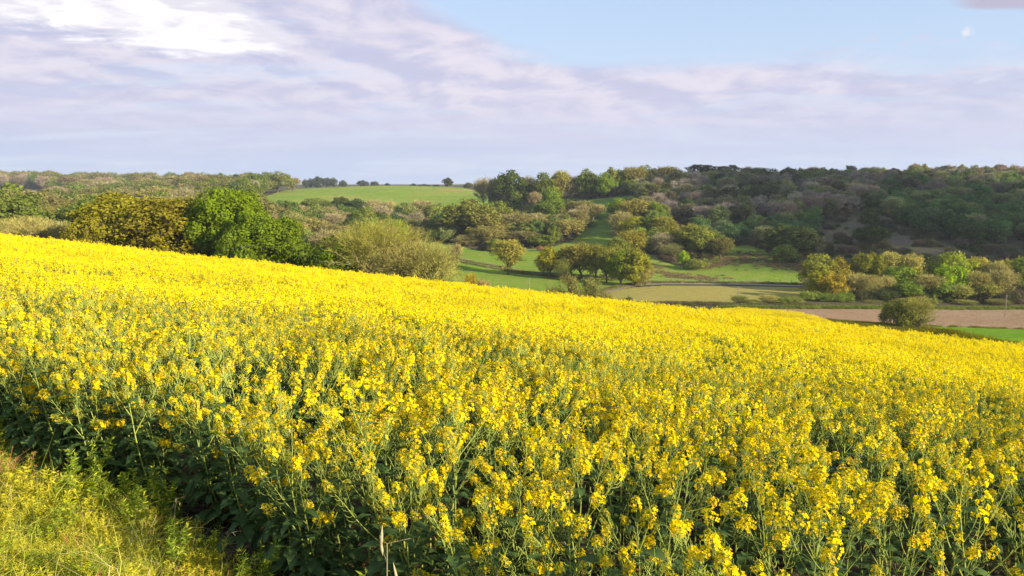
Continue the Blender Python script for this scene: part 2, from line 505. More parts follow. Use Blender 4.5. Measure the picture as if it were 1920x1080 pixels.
def build_ground():
    Yr = np.exp(np.linspace(math.log(6.0), math.log(4030), 860)) - 20
    V = np.linspace(-1.25, 1.25, 1100)
    YY, VV = np.meshgrid(Yr, V, indexing='ij')
    XX = VV * (YY + 36)
    ZZ = height(XX, YY)
    nr, nc = XX.shape
    cx = (XX[:-1, :-1] + XX[1:, 1:]) / 2; cy = (YY[:-1, :-1] + YY[1:, 1:]) / 2
    reg = region(cx, cy)
    verts = np.stack([XX, YY, ZZ], -1).reshape(-1, 3)
    ii, jj = np.meshgrid(np.arange(nr - 1), np.arange(nc - 1), indexing='ij')
    q = np.stack([ii * nc + jj, ii * nc + jj + 1, (ii + 1) * nc + jj + 1, (ii + 1) * nc + jj], -1)
    names = {0: 'woodland_ground', 90: 'crop_field_ground', 91: 'verge_ground', 92: 'field_margin'}
    for i, nm in enumerate(REG_NAMES): names[i + 1] = nm
    G = {
        'woodland_ground': ground('g_wood', (.085, .075, .04), (.06, .07, .03), (.13, .10, .06), .03, .5),
        'crop_field_ground': ground('g_soil', (.045, .035, .024), (.065, .05, .035), (.10, .08, .05), .5, 6, .5),
        'verge_ground': ground('g_verge', (.075, .075, .025), (.11, .10, .035), (.06, .05, .03), .8, 8),
        'field_margin': ground('g_margin', (.10, .095, .012), (.13, .115, .015), (.07, .075, .015), .06, 1.2),
        'hill_meadow': ground('g_hill', (.155, .25, .034), (.21, .265, .045), (.25, .26, .06), .010, .05, .3, patch=(.009, (.30, .25, .08), .57)),
        'upper_meadow': ground('g_upper', (.10, .18, .03), (.14, .20, .035), (.13, .19, .04), .03, .2, .1),
        'valley_meadow': ground('g_valley', (.14, .225, .024), (.18, .245, .032), (.22, .23, .055), .02, .3, .4, patch=(.03, (.27, .21, .08), .62)),
        'stubble_field': ground('g_stubble', (.29, .25, .065), (.33, .27, .08), (.24, .23, .06), .04, .5, .2, rows=(.5, 4, (.25, .22, .06), .4)),
        'ploughed_field': ground('g_plough', (.30, .20, .115), (.35, .245, .15), (.22, .14, .08), .05, .9, .5, rows=(1.25, 1.1, (.22, .14, .08), .5)),
        'young_crop_field': ground('g_young', (.12, .24, .018), (.15, .26, .022), (.13, .22, .02), .05, .5, .1, rows=(1.45, 3.4, (.10, .19, .02), .5)),
        'bracken_slope': ground('g_bracken', (.13, .10, .075), (.095, .09, .045), (.16, .12, .085), .06, .5, .8, patch=(.11, (.12, .13, .05), .52)),
        'pale_field': ground('g_pale', (.42, .30, .18), (.45, .33, .20), (.40, .28, .16), .01, .1),
    }
    for code, nm in names.items():
        fq = q[reg == code]
        if len(fq) == 0: continue
        used, inv = np.unique(fq, return_inverse=True)
        vv = verts[used]; inv = inv.reshape(-1, 4)
        me = bpy.data.meshes.new(nm)
        me.vertices.add(len(vv)); me.vertices.foreach_set('co', vv.astype(np.float32).ravel())
        me.loops.add(len(inv) * 4); me.loops.foreach_set('vertex_index', inv.ravel().astype(np.int32))
        me.polygons.add(len(inv))
        me.polygons.foreach_set('loop_start', np.arange(len(inv), dtype=np.int32) * 4)
        me.polygons.foreach_set('use_smooth', np.ones(len(inv), bool))
        me.update(calc_edges=True)
        me.materials.append(G[nm])
        o = new_obj(nm, me)
        tag(o, kind='structure')


build_ground()


def draped_strip(name, pts, width, material, lift=.05, kind='structure'):
    """a path laid on the ground along plan points"""
    P = []
    for a, b in zip(pts[:-1], pts[1:]):
        n = max(2, int(math.hypot(b[0] - a[0], b[1] - a[1]) / 1.5))
        for i in range(n):
            P.append((a[0] + (b[0] - a[0]) * i / n, a[1] + (b[1] - a[1]) * i / n))
    P.append(pts[-1]); P = np.array(P)
    kk = np.ones(9) / 9
    if len(P) > 20:
        S = P.copy()
        for c in range(2):
            S[:, c] = np.convolve(np.pad(P[:, c], 4, mode='edge'), kk, 'valid')
        P = S
    T = norm(np.gradient(P, axis=0)); N = np.stack([-T[:, 1], T[:, 0]], -1)
    rows = []
    offs = np.linspace(-width / 2, width / 2, 4)
    for o in offs:
        q = P + N * o
        rows.append(np.column_stack([q, height(q[:, 0], q[:, 1]) + lift]))
    V = np.stack(rows, 1).reshape(-1, 3); n = len(P)
    f = [(i * 4 + j, i * 4 + j + 1, (i + 1) * 4 + j + 1, (i + 1) * 4 + j) for i in range(n - 1) for j in range(3)]
    b = MB(); b.add(V, f)
    o = new_obj(name, b.mesh(name, [material], True))
    tag(o, kind=kind)
    return P


G_track = ground('g_track', (.24, .20, .15), (.29, .24, .18), (.19, .17, .10), .2, 1.5)
TRACK = [hit(px, py) for px, py in ((1118, 553), (1140, 546.5), (1165, 540), (1190, 535.5), (1215, 533), (1260, 532.5), (1330, 533), (1420, 534.5), (1500, 536.5), (1640, 541))]
draped_strip('farm_track', TRACK, 3.0, G_track, .12)
LANE = [hit(px, py) for px, py in ((800, 478), (850, 488), (900, 497), (940, 504), (965, 510), (1000, 514), (1040, 517), (1100, 521), (1160, 524))]
draped_strip('meadow_path', LANE, 1.6, G_track, .12)

# ------------------------------------------------------------------ tree prototypes (about 10 m tall, 8 m wide, then scaled)
def quads_at(P, D, size, r, aspect=.7):
    """leaf clump cards at P facing roughly D with random tilt"""
    n = len(P)
    nrm = norm(D + r.normal(size=(n, 3)) * .5)
    a = norm(np.cross(nrm, rand_dirs(n, r))); b = np.cross(nrm, a)
    s = size * (0.6 + r.random((n, 1)) * .8)
    a *= s; b *= s * aspect
    bend = nrm * s * .25
    return np.stack([P - a, P - b * .9 + bend * .3, P + a + bend, P + b], 1)


def branch_curve(p0, d, L, r, up=.25, n=5, wig=.12):
    pts = [p0.copy()]; d = d / np.linalg.norm(d)
    for i in range(n):
        d = d + np.array([0, 0, up / n]) + r.normal(size=3) * wig
        d /= np.linalg.norm(d)
        pts.append(pts[-1] + d * L / n)
    return np.array(pts), d


def make_leafy(seed, H=10., W=8., nlobe=34, nleaf=4200, size=.30, low=.12, kind='round', gap=.0, lobe_r=.20):
    r = np.random.default_rng(seed)
    tr = MB(); cr = MB()
    # trunk and limbs
    p, d = branch_curve(np.array([0, 0, -.6]), np.array([r.normal() * .08, r.normal() * .08, 1.]), H * .55, r, up=.2, n=6, wig=.05)
    tr.tube(p, np.linspace(.028 * H, .012 * H, len(p)), 6)
    cz = H * (low + 1) / 2; hz = H * (1 - low) / 2
    cen = []
    ga = math.pi * (3 - math.sqrt(5)); ph = r.random() * 6
    for i in range(nlobe):
        zf = 1 - 1.85 * (i + .5) / nlobe            # spread over a sphere, fewer underneath
        rr = (.66 + .34 * r.random()) if i % 5 else .35 * r.random() + .1
        q = math.sqrt(max(0, 1 - zf * zf)); a_ = i * ga + ph
        dd = norm(np.array([q * math.cos(a_), q * math.sin(a_), zf]) + r.normal(size=3) * .18)
        c = np.array([dd[0] * W / 2 * rr * .84, dd[1] * W / 2 * rr * .84, cz + dd[2] * hz * rr * .84])
        if kind == 'dome' and c[2] < cz: c[:2] *= 1.10
        cen.append(c)
    cen = np.array(cen)
    for c in cen[::2]:
        k = r.integers(2, len(p))
        q = p[k]; mid = (q + c) / 2 + np.array([0, 0, -.05 * H]) + r.normal(size=3) * .15
        tr.tube(np.array([q, mid, c]), [.009 * H, .006 * H, .002 * H], 4)
    per = nleaf // nlobe
    for c in cen:
        R0 = W * lobe_r * (.65 + .6 * r.random())
        out = norm((c - np.array([0, 0, cz - .1 * H])) / np.array([1, 1, 1.]))
        dirs = rand_dirs(per, r)
        dirs = norm(dirs + out * .35)
        rad = R0 * (.45 + .70 * r.random((per, 1)) ** .7)
        P = c + dirs * rad * np.array([1, 1, .95])
        lobe_v = r.random() * .3 + .35
        cr.cards(quads_at(P, dirs, size, r), 0, np.clip(lobe_v + r.normal(size=per) * .17, 0, 1))
    # loose sprigs breaking the outline
    n = int(nleaf * .10)
    c = cen[r.integers(0, len(cen), n)]
    dirs = rand_dirs(n, r); dirs = norm(dirs + norm(c - np.array([0, 0, cz])) * .8)
    P = c + dirs * W * lobe_r * (.8 + .55 * r.random((n, 1)))
    cr.cards(quads_at(P, dirs, size * .75, r), 0, r.random(n))
    return tr, cr


def make_bare(seed, H=10., W=6.2, ntw=2600, low=.25, leafn=1300, lsize=.13, tw=.028, splay=.8, multi=1, drop=0.0, fill=.9):
    """leafless spring tree: visible limbs and a haze of fine twigs, with a few opening buds"""
    r = np.random.default_rng(seed)
    tr = MB(); cr = MB()
    ends = []
    for m_ in range(multi):
        lean = np.array([r.normal() * .10, r.normal() * .1, 1.]) if multi == 1 else np.array([math.cos(m_ * 2.4) * .4, math.sin(m_ * 2.4) * .4, 1.])
        p, d = branch_curve(np.array([r.normal() * .1 * (multi > 1), 0, -.5]), lean, H * .62, r, up=.25, n=7, wig=.06)
        tr.tube(p, np.linspace(.020 * H / multi ** .4, .006 * H, len(p)), 6)
        nb = int(15 / multi ** .5)
        for i in range(nb):
            f = low + (1 - low) * (i + r.random()) / nb
            k = min(len(p) - 1.01, f * (len(p) - 1)); q = p[int(k)] + (p[int(k) + 1] - p[int(k)]) * (k % 1)
            a = i * 2.4 + r.random()
            dd = np.array([math.cos(a) * splay, math.sin(a) * splay, .75])
            L = W * .52 * (1.05 - .45 * f) * (.8 + .4 * r.random())
            b, bd = branch_curve(q, dd, L, r, up=.45 - drop, n=5, wig=.13)
            tr.tube(b, np.linspace(.0100 * H, .0030 * H, len(b)), 4)
            for j in range(6):
                kk = r.integers(1, len(b)); q2 = b[kk]
                d2 = norm(bd + r.normal(size=3) * .65)
                b2, bd2 = branch_curve(q2, d2, L * .5 * (.6 + .5 * r.random()), r, up=.3 - drop, n=3, wig=.15)
                tr.tube(b2, np.linspace(.0032 * H, .0011 * H, len(b2)), 3)
                ends += [(b2[1], bd2), (b2[2], bd2), (b2[3], bd2)]
            ends += [(b[-1], bd), (b[-2], bd)]
        ends += [(p[-1], d)] * 3
    E = np.array([e[0] for e in ends]); D = np.array([e[1] for e in ends])
    idx = r.integers(0, len(E), ntw)
    st = E[idx] + r.normal(size=(ntw, 3)) * .10 * H / 10
    dr = norm(D[idx] + r.normal(size=(ntw, 3)) * .55 + np.array([0, 0, .25 - drop]))
    L = H * (.05 + .07 * r.random((ntw, 1)))
    side = norm(np.cross(dr, rand_dirs(ntw, r))) * tw * (.7 + .6 * r.random((ntw, 1)))
    mid = st + dr * L * .5 + r.normal(size=(ntw, 3)) * L * .07
    en = st + dr * L
    cr.cards(np.stack([st - side, st + side, mid + side * .7, mid - side * .7], 1), 0, r.random(ntw))
    cr.cards(np.stack([mid - side * .7, mid + side * .7, en], 1), 0, r.random(ntw))
    # fine twigs filling the dome between the limbs
    nf = int(ntw * fill)
    if nf:
        dd = rand_dirs(nf, r); dd[:, 2] = np.where(dd[:, 2] < -.35, -dd[:, 2], dd[:, 2])
        top = max(e[0][2] for e in ends) + .04 * H; lo2 = low + .12; cz = top * (lo2 + 1) / 2 * .98; hz = top * (1 - lo2) / 2
        wob = 1 + .13 * np.sin(dd[:, 0] * 7 + seed) * np.sin(dd[:, 1] * 6 + seed * 2) + .10 * np.sin(dd[:, 2] * 9 + dd[:, 0] * 5 + seed)
        rad = (r.random(nf) ** .42 * wob)[:, None]
        s2 = np.array([0, 0, cz]) + dd * rad * np.array([W * .46, W * .46, hz]) 
        d2 = norm(dd * .8 + r.normal(size=(nf, 3)) * .4 + np.array([0, 0, .5 - drop]))
        L2 = H * (.05 + .05 * r.random((nf, 1))); sd2 = norm(np.cross(d2, rand_dirs(nf, r))) * tw * (.7 + .6 * r.random((nf, 1)))
        cr.cards(np.stack([s2 - sd2, s2 + sd2, s2 + d2 * L2], 1), 0, r.random(nf))
        st = np.concatenate([st, s2]); dr = np.concatenate([dr, d2]); L = np.concatenate([L, L2]); ntw = ntw + nf
    if leafn:
        i2 = r.integers(0, ntw, leafn)
        P = st[i2] + dr[i2] * L[i2] * r.random((leafn, 1))
        cr.cards(quads_at(P, dr[i2], lsize, r), 1, np.clip(.5 + r.normal(size=leafn) * .2, 0, 1))
    return tr, cr


def make_pine(seed, H=12., W=7.):
    r = np.random.default_rng(seed)
    tr = MB(); cr = MB()
    p, d = branch_curve(np.array([0, 0, -.5]), np.array([r.normal() * .05, 0, 1.]), H * .93, r, up=.1, n=8, wig=.03)
    tr.tube(p, np.linspace(.017 * H, .006 * H, len(p)), 6)
    for i in range(17):
        f = .50 + .5 * (i / 16) ** .9
        k = min(len(p) - 1.01, f * (len(p) - 1)); q = p[int(k)] + (p[int(k) + 1] - p[int(k)]) * (k % 1)
        a = i * 2.4 + r.random() * .6
        L = W * .5 * (1.0 - .65 * max(0, f - .72) / .28) * (.6 + .5 * r.random())
        b, bd = branch_curve(q, np.array([math.cos(a), math.sin(a), .25]), L, r, up=.3, n=4, wig=.1)
        tr.tube(b, np.linspace(.006 * H, .002 * H, len(b)), 4)
        for c in (b[-1], b[-2]):
            n = 95
            dirs = rand_dirs(n, r)
            P = c + dirs * np.array([1, 1, .62]) * W * .14 * (.5 + .5 * r.random((n, 1)))
            cr.cards(quads_at(P, dirs * .5 + np.array([0, 0, .6]), .22, r, .45), 0, np.clip(.5 + r.normal(size=n) * .2, 0, 1))
    return tr, cr


MLEAF = [M['crown'], M['crown']]


def leafy_mats(bare):
    return [M['twig'], M['crown']] if bare else [M['crown'], M['crown']]


PROTO = {}
NATIVE = {}


def reg_proto(kind, k, tr, cr, H, W, bare=False, pale=False):
    tb = M['bark_pale'] if pale else M['bark_dark']
    PROTO.setdefault(kind, []).append((tr.mesh(kind + '_trunk', [tb], True), cr.mesh(kind + '_crown', leafy_mats(bare))))
    v = np.concatenate(cr.v)
    top = np.percentile(v[:, 2], 99.7); wd = np.percentile(np.abs(v[:, 0]), 98.5) * 2
    NATIVE.setdefault(kind, []).append((top, wd))


for k in range(4):
    reg_proto('leafy', k, *make_leafy(100 + k, 10, 8, 52, 5600, .23, .06, lobe_r=.15), 10, 8)
for k in range(2):
    reg_proto('big', k, *make_leafy(130 + k, 12, 11, 150, 27000, .17, .02, 'dome', lobe_r=.095), 12, 11)
for k in range(3):
    reg_proto('bush', k, *make_leafy(150 + k, 5, 6, 26, 3600, .17, .0, 'dome'), 5, 6)
for k in range(4):
    reg_proto('bare', k, *make_bare(200 + k), 10, 7, True)
for k in range(3):
    reg_proto('budding', k, *make_bare(230 + k, leafn=4200, lsize=.17, ntw=2200, fill=1.2), 10, 7, True)
for k in range(2):
    reg_proto('willow', k, *make_bare(260 + k, H=10, W=10, ntw=9000, leafn=5200, lsize=.075, tw=.011, low=.15, splay=1.0, multi=3, drop=.12, fill=.8), 10, 9, True, True)
for k in range(2):
    reg_proto('thicket', k, *make_bare(280 + k, H=6, W=7, ntw=5200, leafn=900, lsize=.10, tw=.013, low=.05, splay=1.1, multi=4, drop=.05, fill=1.0), 6, 7, True)
for k in range(3):
    reg_proto('pine', k, *make_pine(300 + k), 12, 7)
for k in range(2):
    reg_proto('sapling', k, *make_bare(320 + k, H=6, W=3.2, ntw=900, leafn=700, lsize=.10, tw=.014, low=.25, splay=.6, fill=.5), 6, 3, True)

TREES = []     # (x, y) of everything planted, for spacing
NTREE = 0


def plant(kind, x, y, H, W, tint, label, cat='tree', group=None, var=None, name=None, boost=1.0):
    """one tree: Empty at its foot > trunk, crown"""
    global NTREE
    k = (int(abs(x) * 7 + abs(y) * 3) if var is None else var) % len(PROTO[kind])
    tm, cm = PROTO[kind][k]; nh, nw = NATIVE[kind][k]
    z = hgt(x, y)
    nm = name or {'pine': 'pine_tree', 'bush': 'bush', 'thicket': 'thicket_bush', 'sapling': 'sapling', 'willow': 'willow_tree', 'bare': 'bare_tree', 'budding': 'budding_tree'}.get(kind, 'leafy_tree')
    e = bpy.data.objects.new(nm, None); COL.objects.link(e)
    e.empty_display_size = .5
    e.location = (x, y, z - .05)
    e.rotation_euler = (0, 0, (x * 1.7 + y * 2.3) % 6.283)
    e.scale = (W / nw, W / nw, H / nh)
    tag(e, label, cat, group)
    a = new_obj('trunk', tm, e)
    b = new_obj('crown', cm, e)
    tr_, tg_, tb_ = tint
    if kind in ('bare', 'budding', 'thicket'): tg_ = max(tg_, tr_ / 1.14); tb_ *= .85
    elif tg_ > tr_ * 1.42: tr_ = tg_ / 1.42
    b['tint'] = [float(tr_), float(tg_), float(tb_)]
    TREES.append((x, y, W)); NTREE += 1
    return e


def tree_px(kind, px, top, w, d, tint, label, cat='tree', group=None, var=None, name=None):
    """place by viewing direction and distance: crown centre column px, top row top, width w in photo pixels, d metres away"""
    u, t = ray(px, top)
    x = ray(px, 345)[0] * d
    H = CAMZ + t * d - hgt(x, d)
    W = w / 1478 * d
    tint = tuple(min(.45, c * f) for c, f in zip(tint, (1.36, 1.36, .92)))
    return plant(kind, x, d, H, W, tint, label, cat, group, var, name)


BR = (.12, .18, .014); GR = (.055, .11, .020); DG = (.028, .058, .020); OL = (.125, .125, .016); YG = (.155, .175, .022)
BN = (.19, .135, .085); GB = (.16, .125, .095); PK = (.22, .14, .105); PL = (.26, .24, .11); GO = (.22, .18, .02); RU = (.21, .12, .035)
OLB = (.19, .175, .022)

# ---- near trees just beyond the crest of the field, left
tree_px('big', 232, 364, 205, 128, OLB, 'broad olive-brown tree, left part of the domed clump beyond the rape field', group=None, var=0)
tree_px('big', 325, 374, 190, 124, (.19, .165, .022), 'olive-brown tree at the right end of the domed clump, touching the bright green tree', var=1)
tree_px('bush', 165, 402, 90, 120, (.17, .15, .02), 'darker olive bush at the left foot of the domed clump')
tree_px('big', 425, 356, 150, 122, BR, 'bright green leafy tree, tallest of the green trees at the field crest', var=1)
tree_px('big', 492, 402, 150, 114, (.105, .155, .016), 'green rounded tree leaning right below the tallest bright green tree', var=0)
tree_px('bush', 440, 440, 86, 108, (.09, .14, .016), 'low green bush in front of the bright green tree at the field edge')
tree_px('bush', 600, 448, 118, 108, (.06, .11, .014), 'dark green bush between the green trees and the pale-limbed willow', var=1)
tree_px('willow', 706, 412, 190, 112, (.19, .18, .05), 'tall pale-limbed willow coming into leaf at the field crest', name='willow_tree', var=0)
tree_px('thicket', 640, 448, 100, 112, (.17, .14, .06), 'thin brownish bush at the left foot of the pale-limbed willow', var=0)
tree_px('thicket', 775, 452, 170, 106, (.20, .165, .085), 'wide tan leafless bush right of the pale-limbed willow', var=1)
tree_px('thicket', 812, 462, 100, 104, (.26, .25, .11), 'bush with pale catkins at the right end of the willow clump', var=0)
tree_px('sapling', 880, 510, 32, 116, (.34, .23, .03), 'small golden-orange shrub standing alone at the field crest', 'shrub')
tree_px('sapling', 905, 522, 34, 116, (.24, .15, .10), 'small brownish shrub just right of the golden-orange shrub', 'shrub')
for i, (px, top, w) in enumerate(((40, 405, 120), (95, 412, 110), (-15, 408, 110), (118, 430, 70))):
    tree_px('thicket', px, top, w, 135 + i * 6, [(.22, .16, .10), (.24, .19, .13), (.17, .15, .06), (.24, .18, .12)][i],
            ['brown leafless thicket rising over the left end of the rape field', 'tan leafless thicket just left of the olive domed clump', 'olive-brown thicket cut by the left picture edge', 'low twiggy bush tucked against the olive domed clump'][i], 'bush', var=i)

# ---- thin shrubs in the hollow beyond the crest
for i, (px, top, w, kd) in enumerate(((1066, 512, 44, 'sapling'), (1112, 518, 46, 'sapling'), (1040, 535, 40, 'thicket'), (1000, 545, 40, 'thicket'), (1090, 538, 50, 'thicket'), (1136, 545, 40, 'thicket'), (1180, 556, 26, 'bush'))):
    tree_px(kd, px, top, w, 150 + 3 * i, [(.18, .17, .07), (.17, .17, .07), (.13, .13, .06), (.22, .15, .10), (.14, .14, .05), (.17, .15, .08), (.10, .11, .04)][i],
            ['taller of two thin saplings in the hollow behind the rape crest, left one', 'right one of the two thin saplings in the hollow behind the rape crest', 'low dull green thicket left of the two thin saplings', 'low reddish-brown thicket at the rape crest below the meadow', 'scrubby undergrowth between the two thin saplings', 'scrubby bush right of the two thin saplings', 'small dark bush at the left corner of the tan stubble field'][i],
            'bush' if kd != 'sapling' else 'sapling', var=i)

# ---- meadow trees
tree_px('sapling', 850, 455, 34, 262, (.30, .24, .13), 'small leafless sapling alone on the green meadow by the path')
tree_px('budding', 952, 449, 58, 250, (.27, .22, .07), 'slender tan tree with a bare trunk beside the meadow path', var=0)
tree_px('leafy', 1031, 462, 52, 246, (.20, .18, .018), 'round golden-green tree with a short trunk beside the meadow path', var=1)
for i, (px, top, w, d, kd, c) in enumerate(((1072, 460, 50, 246, 'budding', (.19, .17, .05)), (1096, 456, 58, 244, 'budding', (.20, .17, .06)), (1120, 458, 56, 242, 'budding', (.18, .17, .04)), (1140, 466, 46, 238, 'budding', (.16, .16, .04)),
                                   (1158, 460, 46, 244, 'leafy', (.14, .14, .03)), (1168, 470, 56, 232, 'leafy', (.16, .20, .02)), (1193, 466, 60, 230, 'leafy', (.20, .20, .025)), (1055, 484, 34, 240, 'thicket', (.14, .15, .05)), (1212, 494, 38, 230, 'thicket', (.26, .22, .10)))):
    tree_px(kd, px, top, w, d, c, ['leftmost twiggy tree of the meadow grove', 'second twiggy tree of the meadow grove, beside the leftmost', 'olive tree in the middle of the meadow grove', 'darker tree front of the middle of the meadow grove', 'olive tree behind the yellow-green pair of the meadow grove', 'bright green tree with a thin trunk near the right end of the grove', 'yellow-green tree at the right end of the meadow grove', 'low bush at the left foot of the meadow grove', 'tan bush on the bank at the right foot of the meadow grove'][i],
            'tree' if kd != 'thicket' else 'bush', 'trees of the meadow grove', var=i)
# ---- hedge line trees and bushes beyond the meadow
L1 = [
 ('bush', 807, 429, 30, 345, (.045, .10, .03), 'round dark green bush at the top edge of the green meadow', 'bush'),
 ('bush', 836, 424, 36, 345, (.17, .19, .08), 'pale grey-green bush right of the round dark green bush', 'bush'),
 ('leafy', 880, 374, 112, 352, (.15, .155, .04), 'largest yellow-green tree above the green meadow, centre of the picture', 'tree'),
 ('leafy', 905, 396, 80, 345, (.20, .18, .055), 'sunlit olive tree merging into the right side of the largest meadow-edge tree', 'tree'),
 ('budding', 912, 424, 56, 335, (.24, .19, .10), 'tan twiggy tree at the right foot of the largest meadow-edge tree', 'tree'),
 ('thicket', 878, 440, 60, 335, (.22, .18, .11), 'brown scrub at the foot of the largest meadow-edge tree', 'bush'),
 ('leafy', 935, 378, 60, 372, (.13, .15, .03), 'green tree on the hill edge right of the largest meadow-edge tree', 'tree'),
 ('budding', 765, 424, 60, 330, (.17, .16, .09), 'grey-brown tree behind the right side of the willow', 'tree'),
 ('leafy', 748, 412, 34, 322, (.10, .21, .02), 'small vivid green tree showing behind the willow', 'tree'),
 ('leafy', 930, 448, 34, 318, (.15, .20, .03), 'small bright green tree just behind the slender tan tree', 'tree'),
 ('budding', 968, 398, 70, 362, (.20, .17, .10), 'rounded brown tree at the left of the row above the path', 'tree'),
 ('budding', 1005, 408, 60, 352, (.22, .18, .10), 'tan rounded tree in the row above the path', 'tree'),
 ('budding', 980, 432, 66, 340, (.19, .15, .10), 'brown sloping tree front of the row above the path', 'tree'),
 ('budding', 1062, 411, 56, 345, (.25, .22, .10), 'pale tan round tree at the right end of the row above the path', 'tree'),
 ('leafy', 1018, 440, 56, 332, (.12, .15, .03), 'low green tree under the tan row above the path', 'tree'),
 ('bush', 1014, 460, 15, 318, (.28, .14, .09), 'small pinkish-red bush at the meadow edge behind the golden tree', 'bush'),
 ('leafy', 1030, 374, 62, 388, (.10, .15, .03), 'green tree with a domed crown on the slope below the ridge', 'tree'),
 ('leafy', 1036, 350, 36, 408, (.10, .19, .02), 'bright green narrow tree standing under the ridge row', 'tree'),
 ('budding', 1090, 376, 56, 398, (.18, .17, .09), 'grey-green twiggy tree left of the little shaded meadow', 'tree'),
 ('bare', 1112, 382, 56, 392, (.26, .20, .14), 'pale leafless tree overhanging the little shaded meadow', 'tree'),
 ('thicket', 1098, 412, 44, 372, (.18, .17, .10), 'grey scrub left of the little shaded meadow', 'bush'),
 ('leafy', 1160, 372, 44, 372, (.12, .19, .02), 'bright green tree on the right side of the little shaded meadow', 'tree'),
 ('budding', 1192, 374, 62, 360, (.22, .14, .07), 'russet-brown tree right of the little shaded meadow', 'tree'),
 ('leafy', 1232, 380, 34, 356, (.08, .17, .02), 'narrow bright green tree right of the russet-brown tree', 'tree'),
 ('bare', 1165, 396, 62, 340, (.24, .17, .13), 'pinkish leafless tree below the bright green tree', 'tree'),
 ('leafy', 1192, 406, 60, 325, (.20, .20, .02), 'yellow tree in the middle of the wood edge spur', 'tree'),
 ('leafy', 1228, 404, 60, 322, (.09, .14, .03), 'green tree right of the yellow tree on the wood edge spur', 'tree'),
 ('budding', 1246, 406, 48, 316, (.17, .16, .04), 'olive tree ending the wood edge spur on the right', 'tree'),
 ('budding', 1182, 432, 50, 292, (.25, .16, .05), 'orange-brown tree low on the wood edge spur', 'tree'),
 ('leafy', 1160, 444, 50, 284, (.13, .15, .03), 'green tree at the foot of the wood edge spur, above the grove', 'tree'),
 ('leafy', 1296, 424, 70, 298, (.14, .15, .03), 'tallest tree of the sunlit clump on the lower hillside', 'tree'),
 ('budding', 1298, 420, 34, 302, (.22, .15, .06), 'russet tree top rising from the sunlit clump', 'tree'),
 ('leafy', 1318, 424, 44, 294, (.17, .19, .04), 'pale green narrow tree right of the russet tree top', 'tree'),
 ('leafy', 1340, 432, 50, 296, (.10, .13, .03), 'green tree at the right of the sunlit clump', 'tree'),
 ('budding', 1356, 444, 44, 290, (.16, .15, .06), 'twiggy olive tree ending the sunlit clump on the right', 'tree'),
 ('thicket', 1260, 456, 50, 290, (.14, .14, .08), 'grey bush at the left foot of the sunlit clump', 'bush'),
 ('leafy', 1286, 470, 22, 274, (.19, .28, .015), 'small vivid yellow-green tree at the foot of the sunlit clump', 'tree'),
 ('bush', 1312, 484, 46, 272, (.16, .17, .05), 'rounded olive bush right of the vivid yellow-green tree', 'bush'),
 ('leafy', 1470, 420, 62, 290, (.06, .09, .03), 'dark tree left part of the dark clump at the meadow corner', 'tree'),
 ('leafy', 1505, 424, 66, 286, (.055, .085, .03), 'broad dark tree right part of the dark clump at the meadow corner', 'tree'),
 ('leafy', 1528, 436, 44, 284, (.10, .11, .06), 'grey-green tree at the right edge of the dark clump', 'tree'),
 ('bush', 1478, 458, 50, 274, (.06, .10, .03), 'low dark green bush at the foot of the dark clump', 'bush'),
 ('leafy', 1640, 421, 66, 300, (.05, .085, .03), 'dark rounded tree standing alone on the bracken slope', 'tree'),
 ('leafy', 1637, 388, 36, 330, (.05, .09, .03), 'green tree top directly above the lone tree on the bracken slope', 'tree'),
]
for i, (kd, px, top, w, d, c, lab, cat) in enumerate(L1):
    tree_px(kd, px, top, w, d, c, lab, cat, var=i)

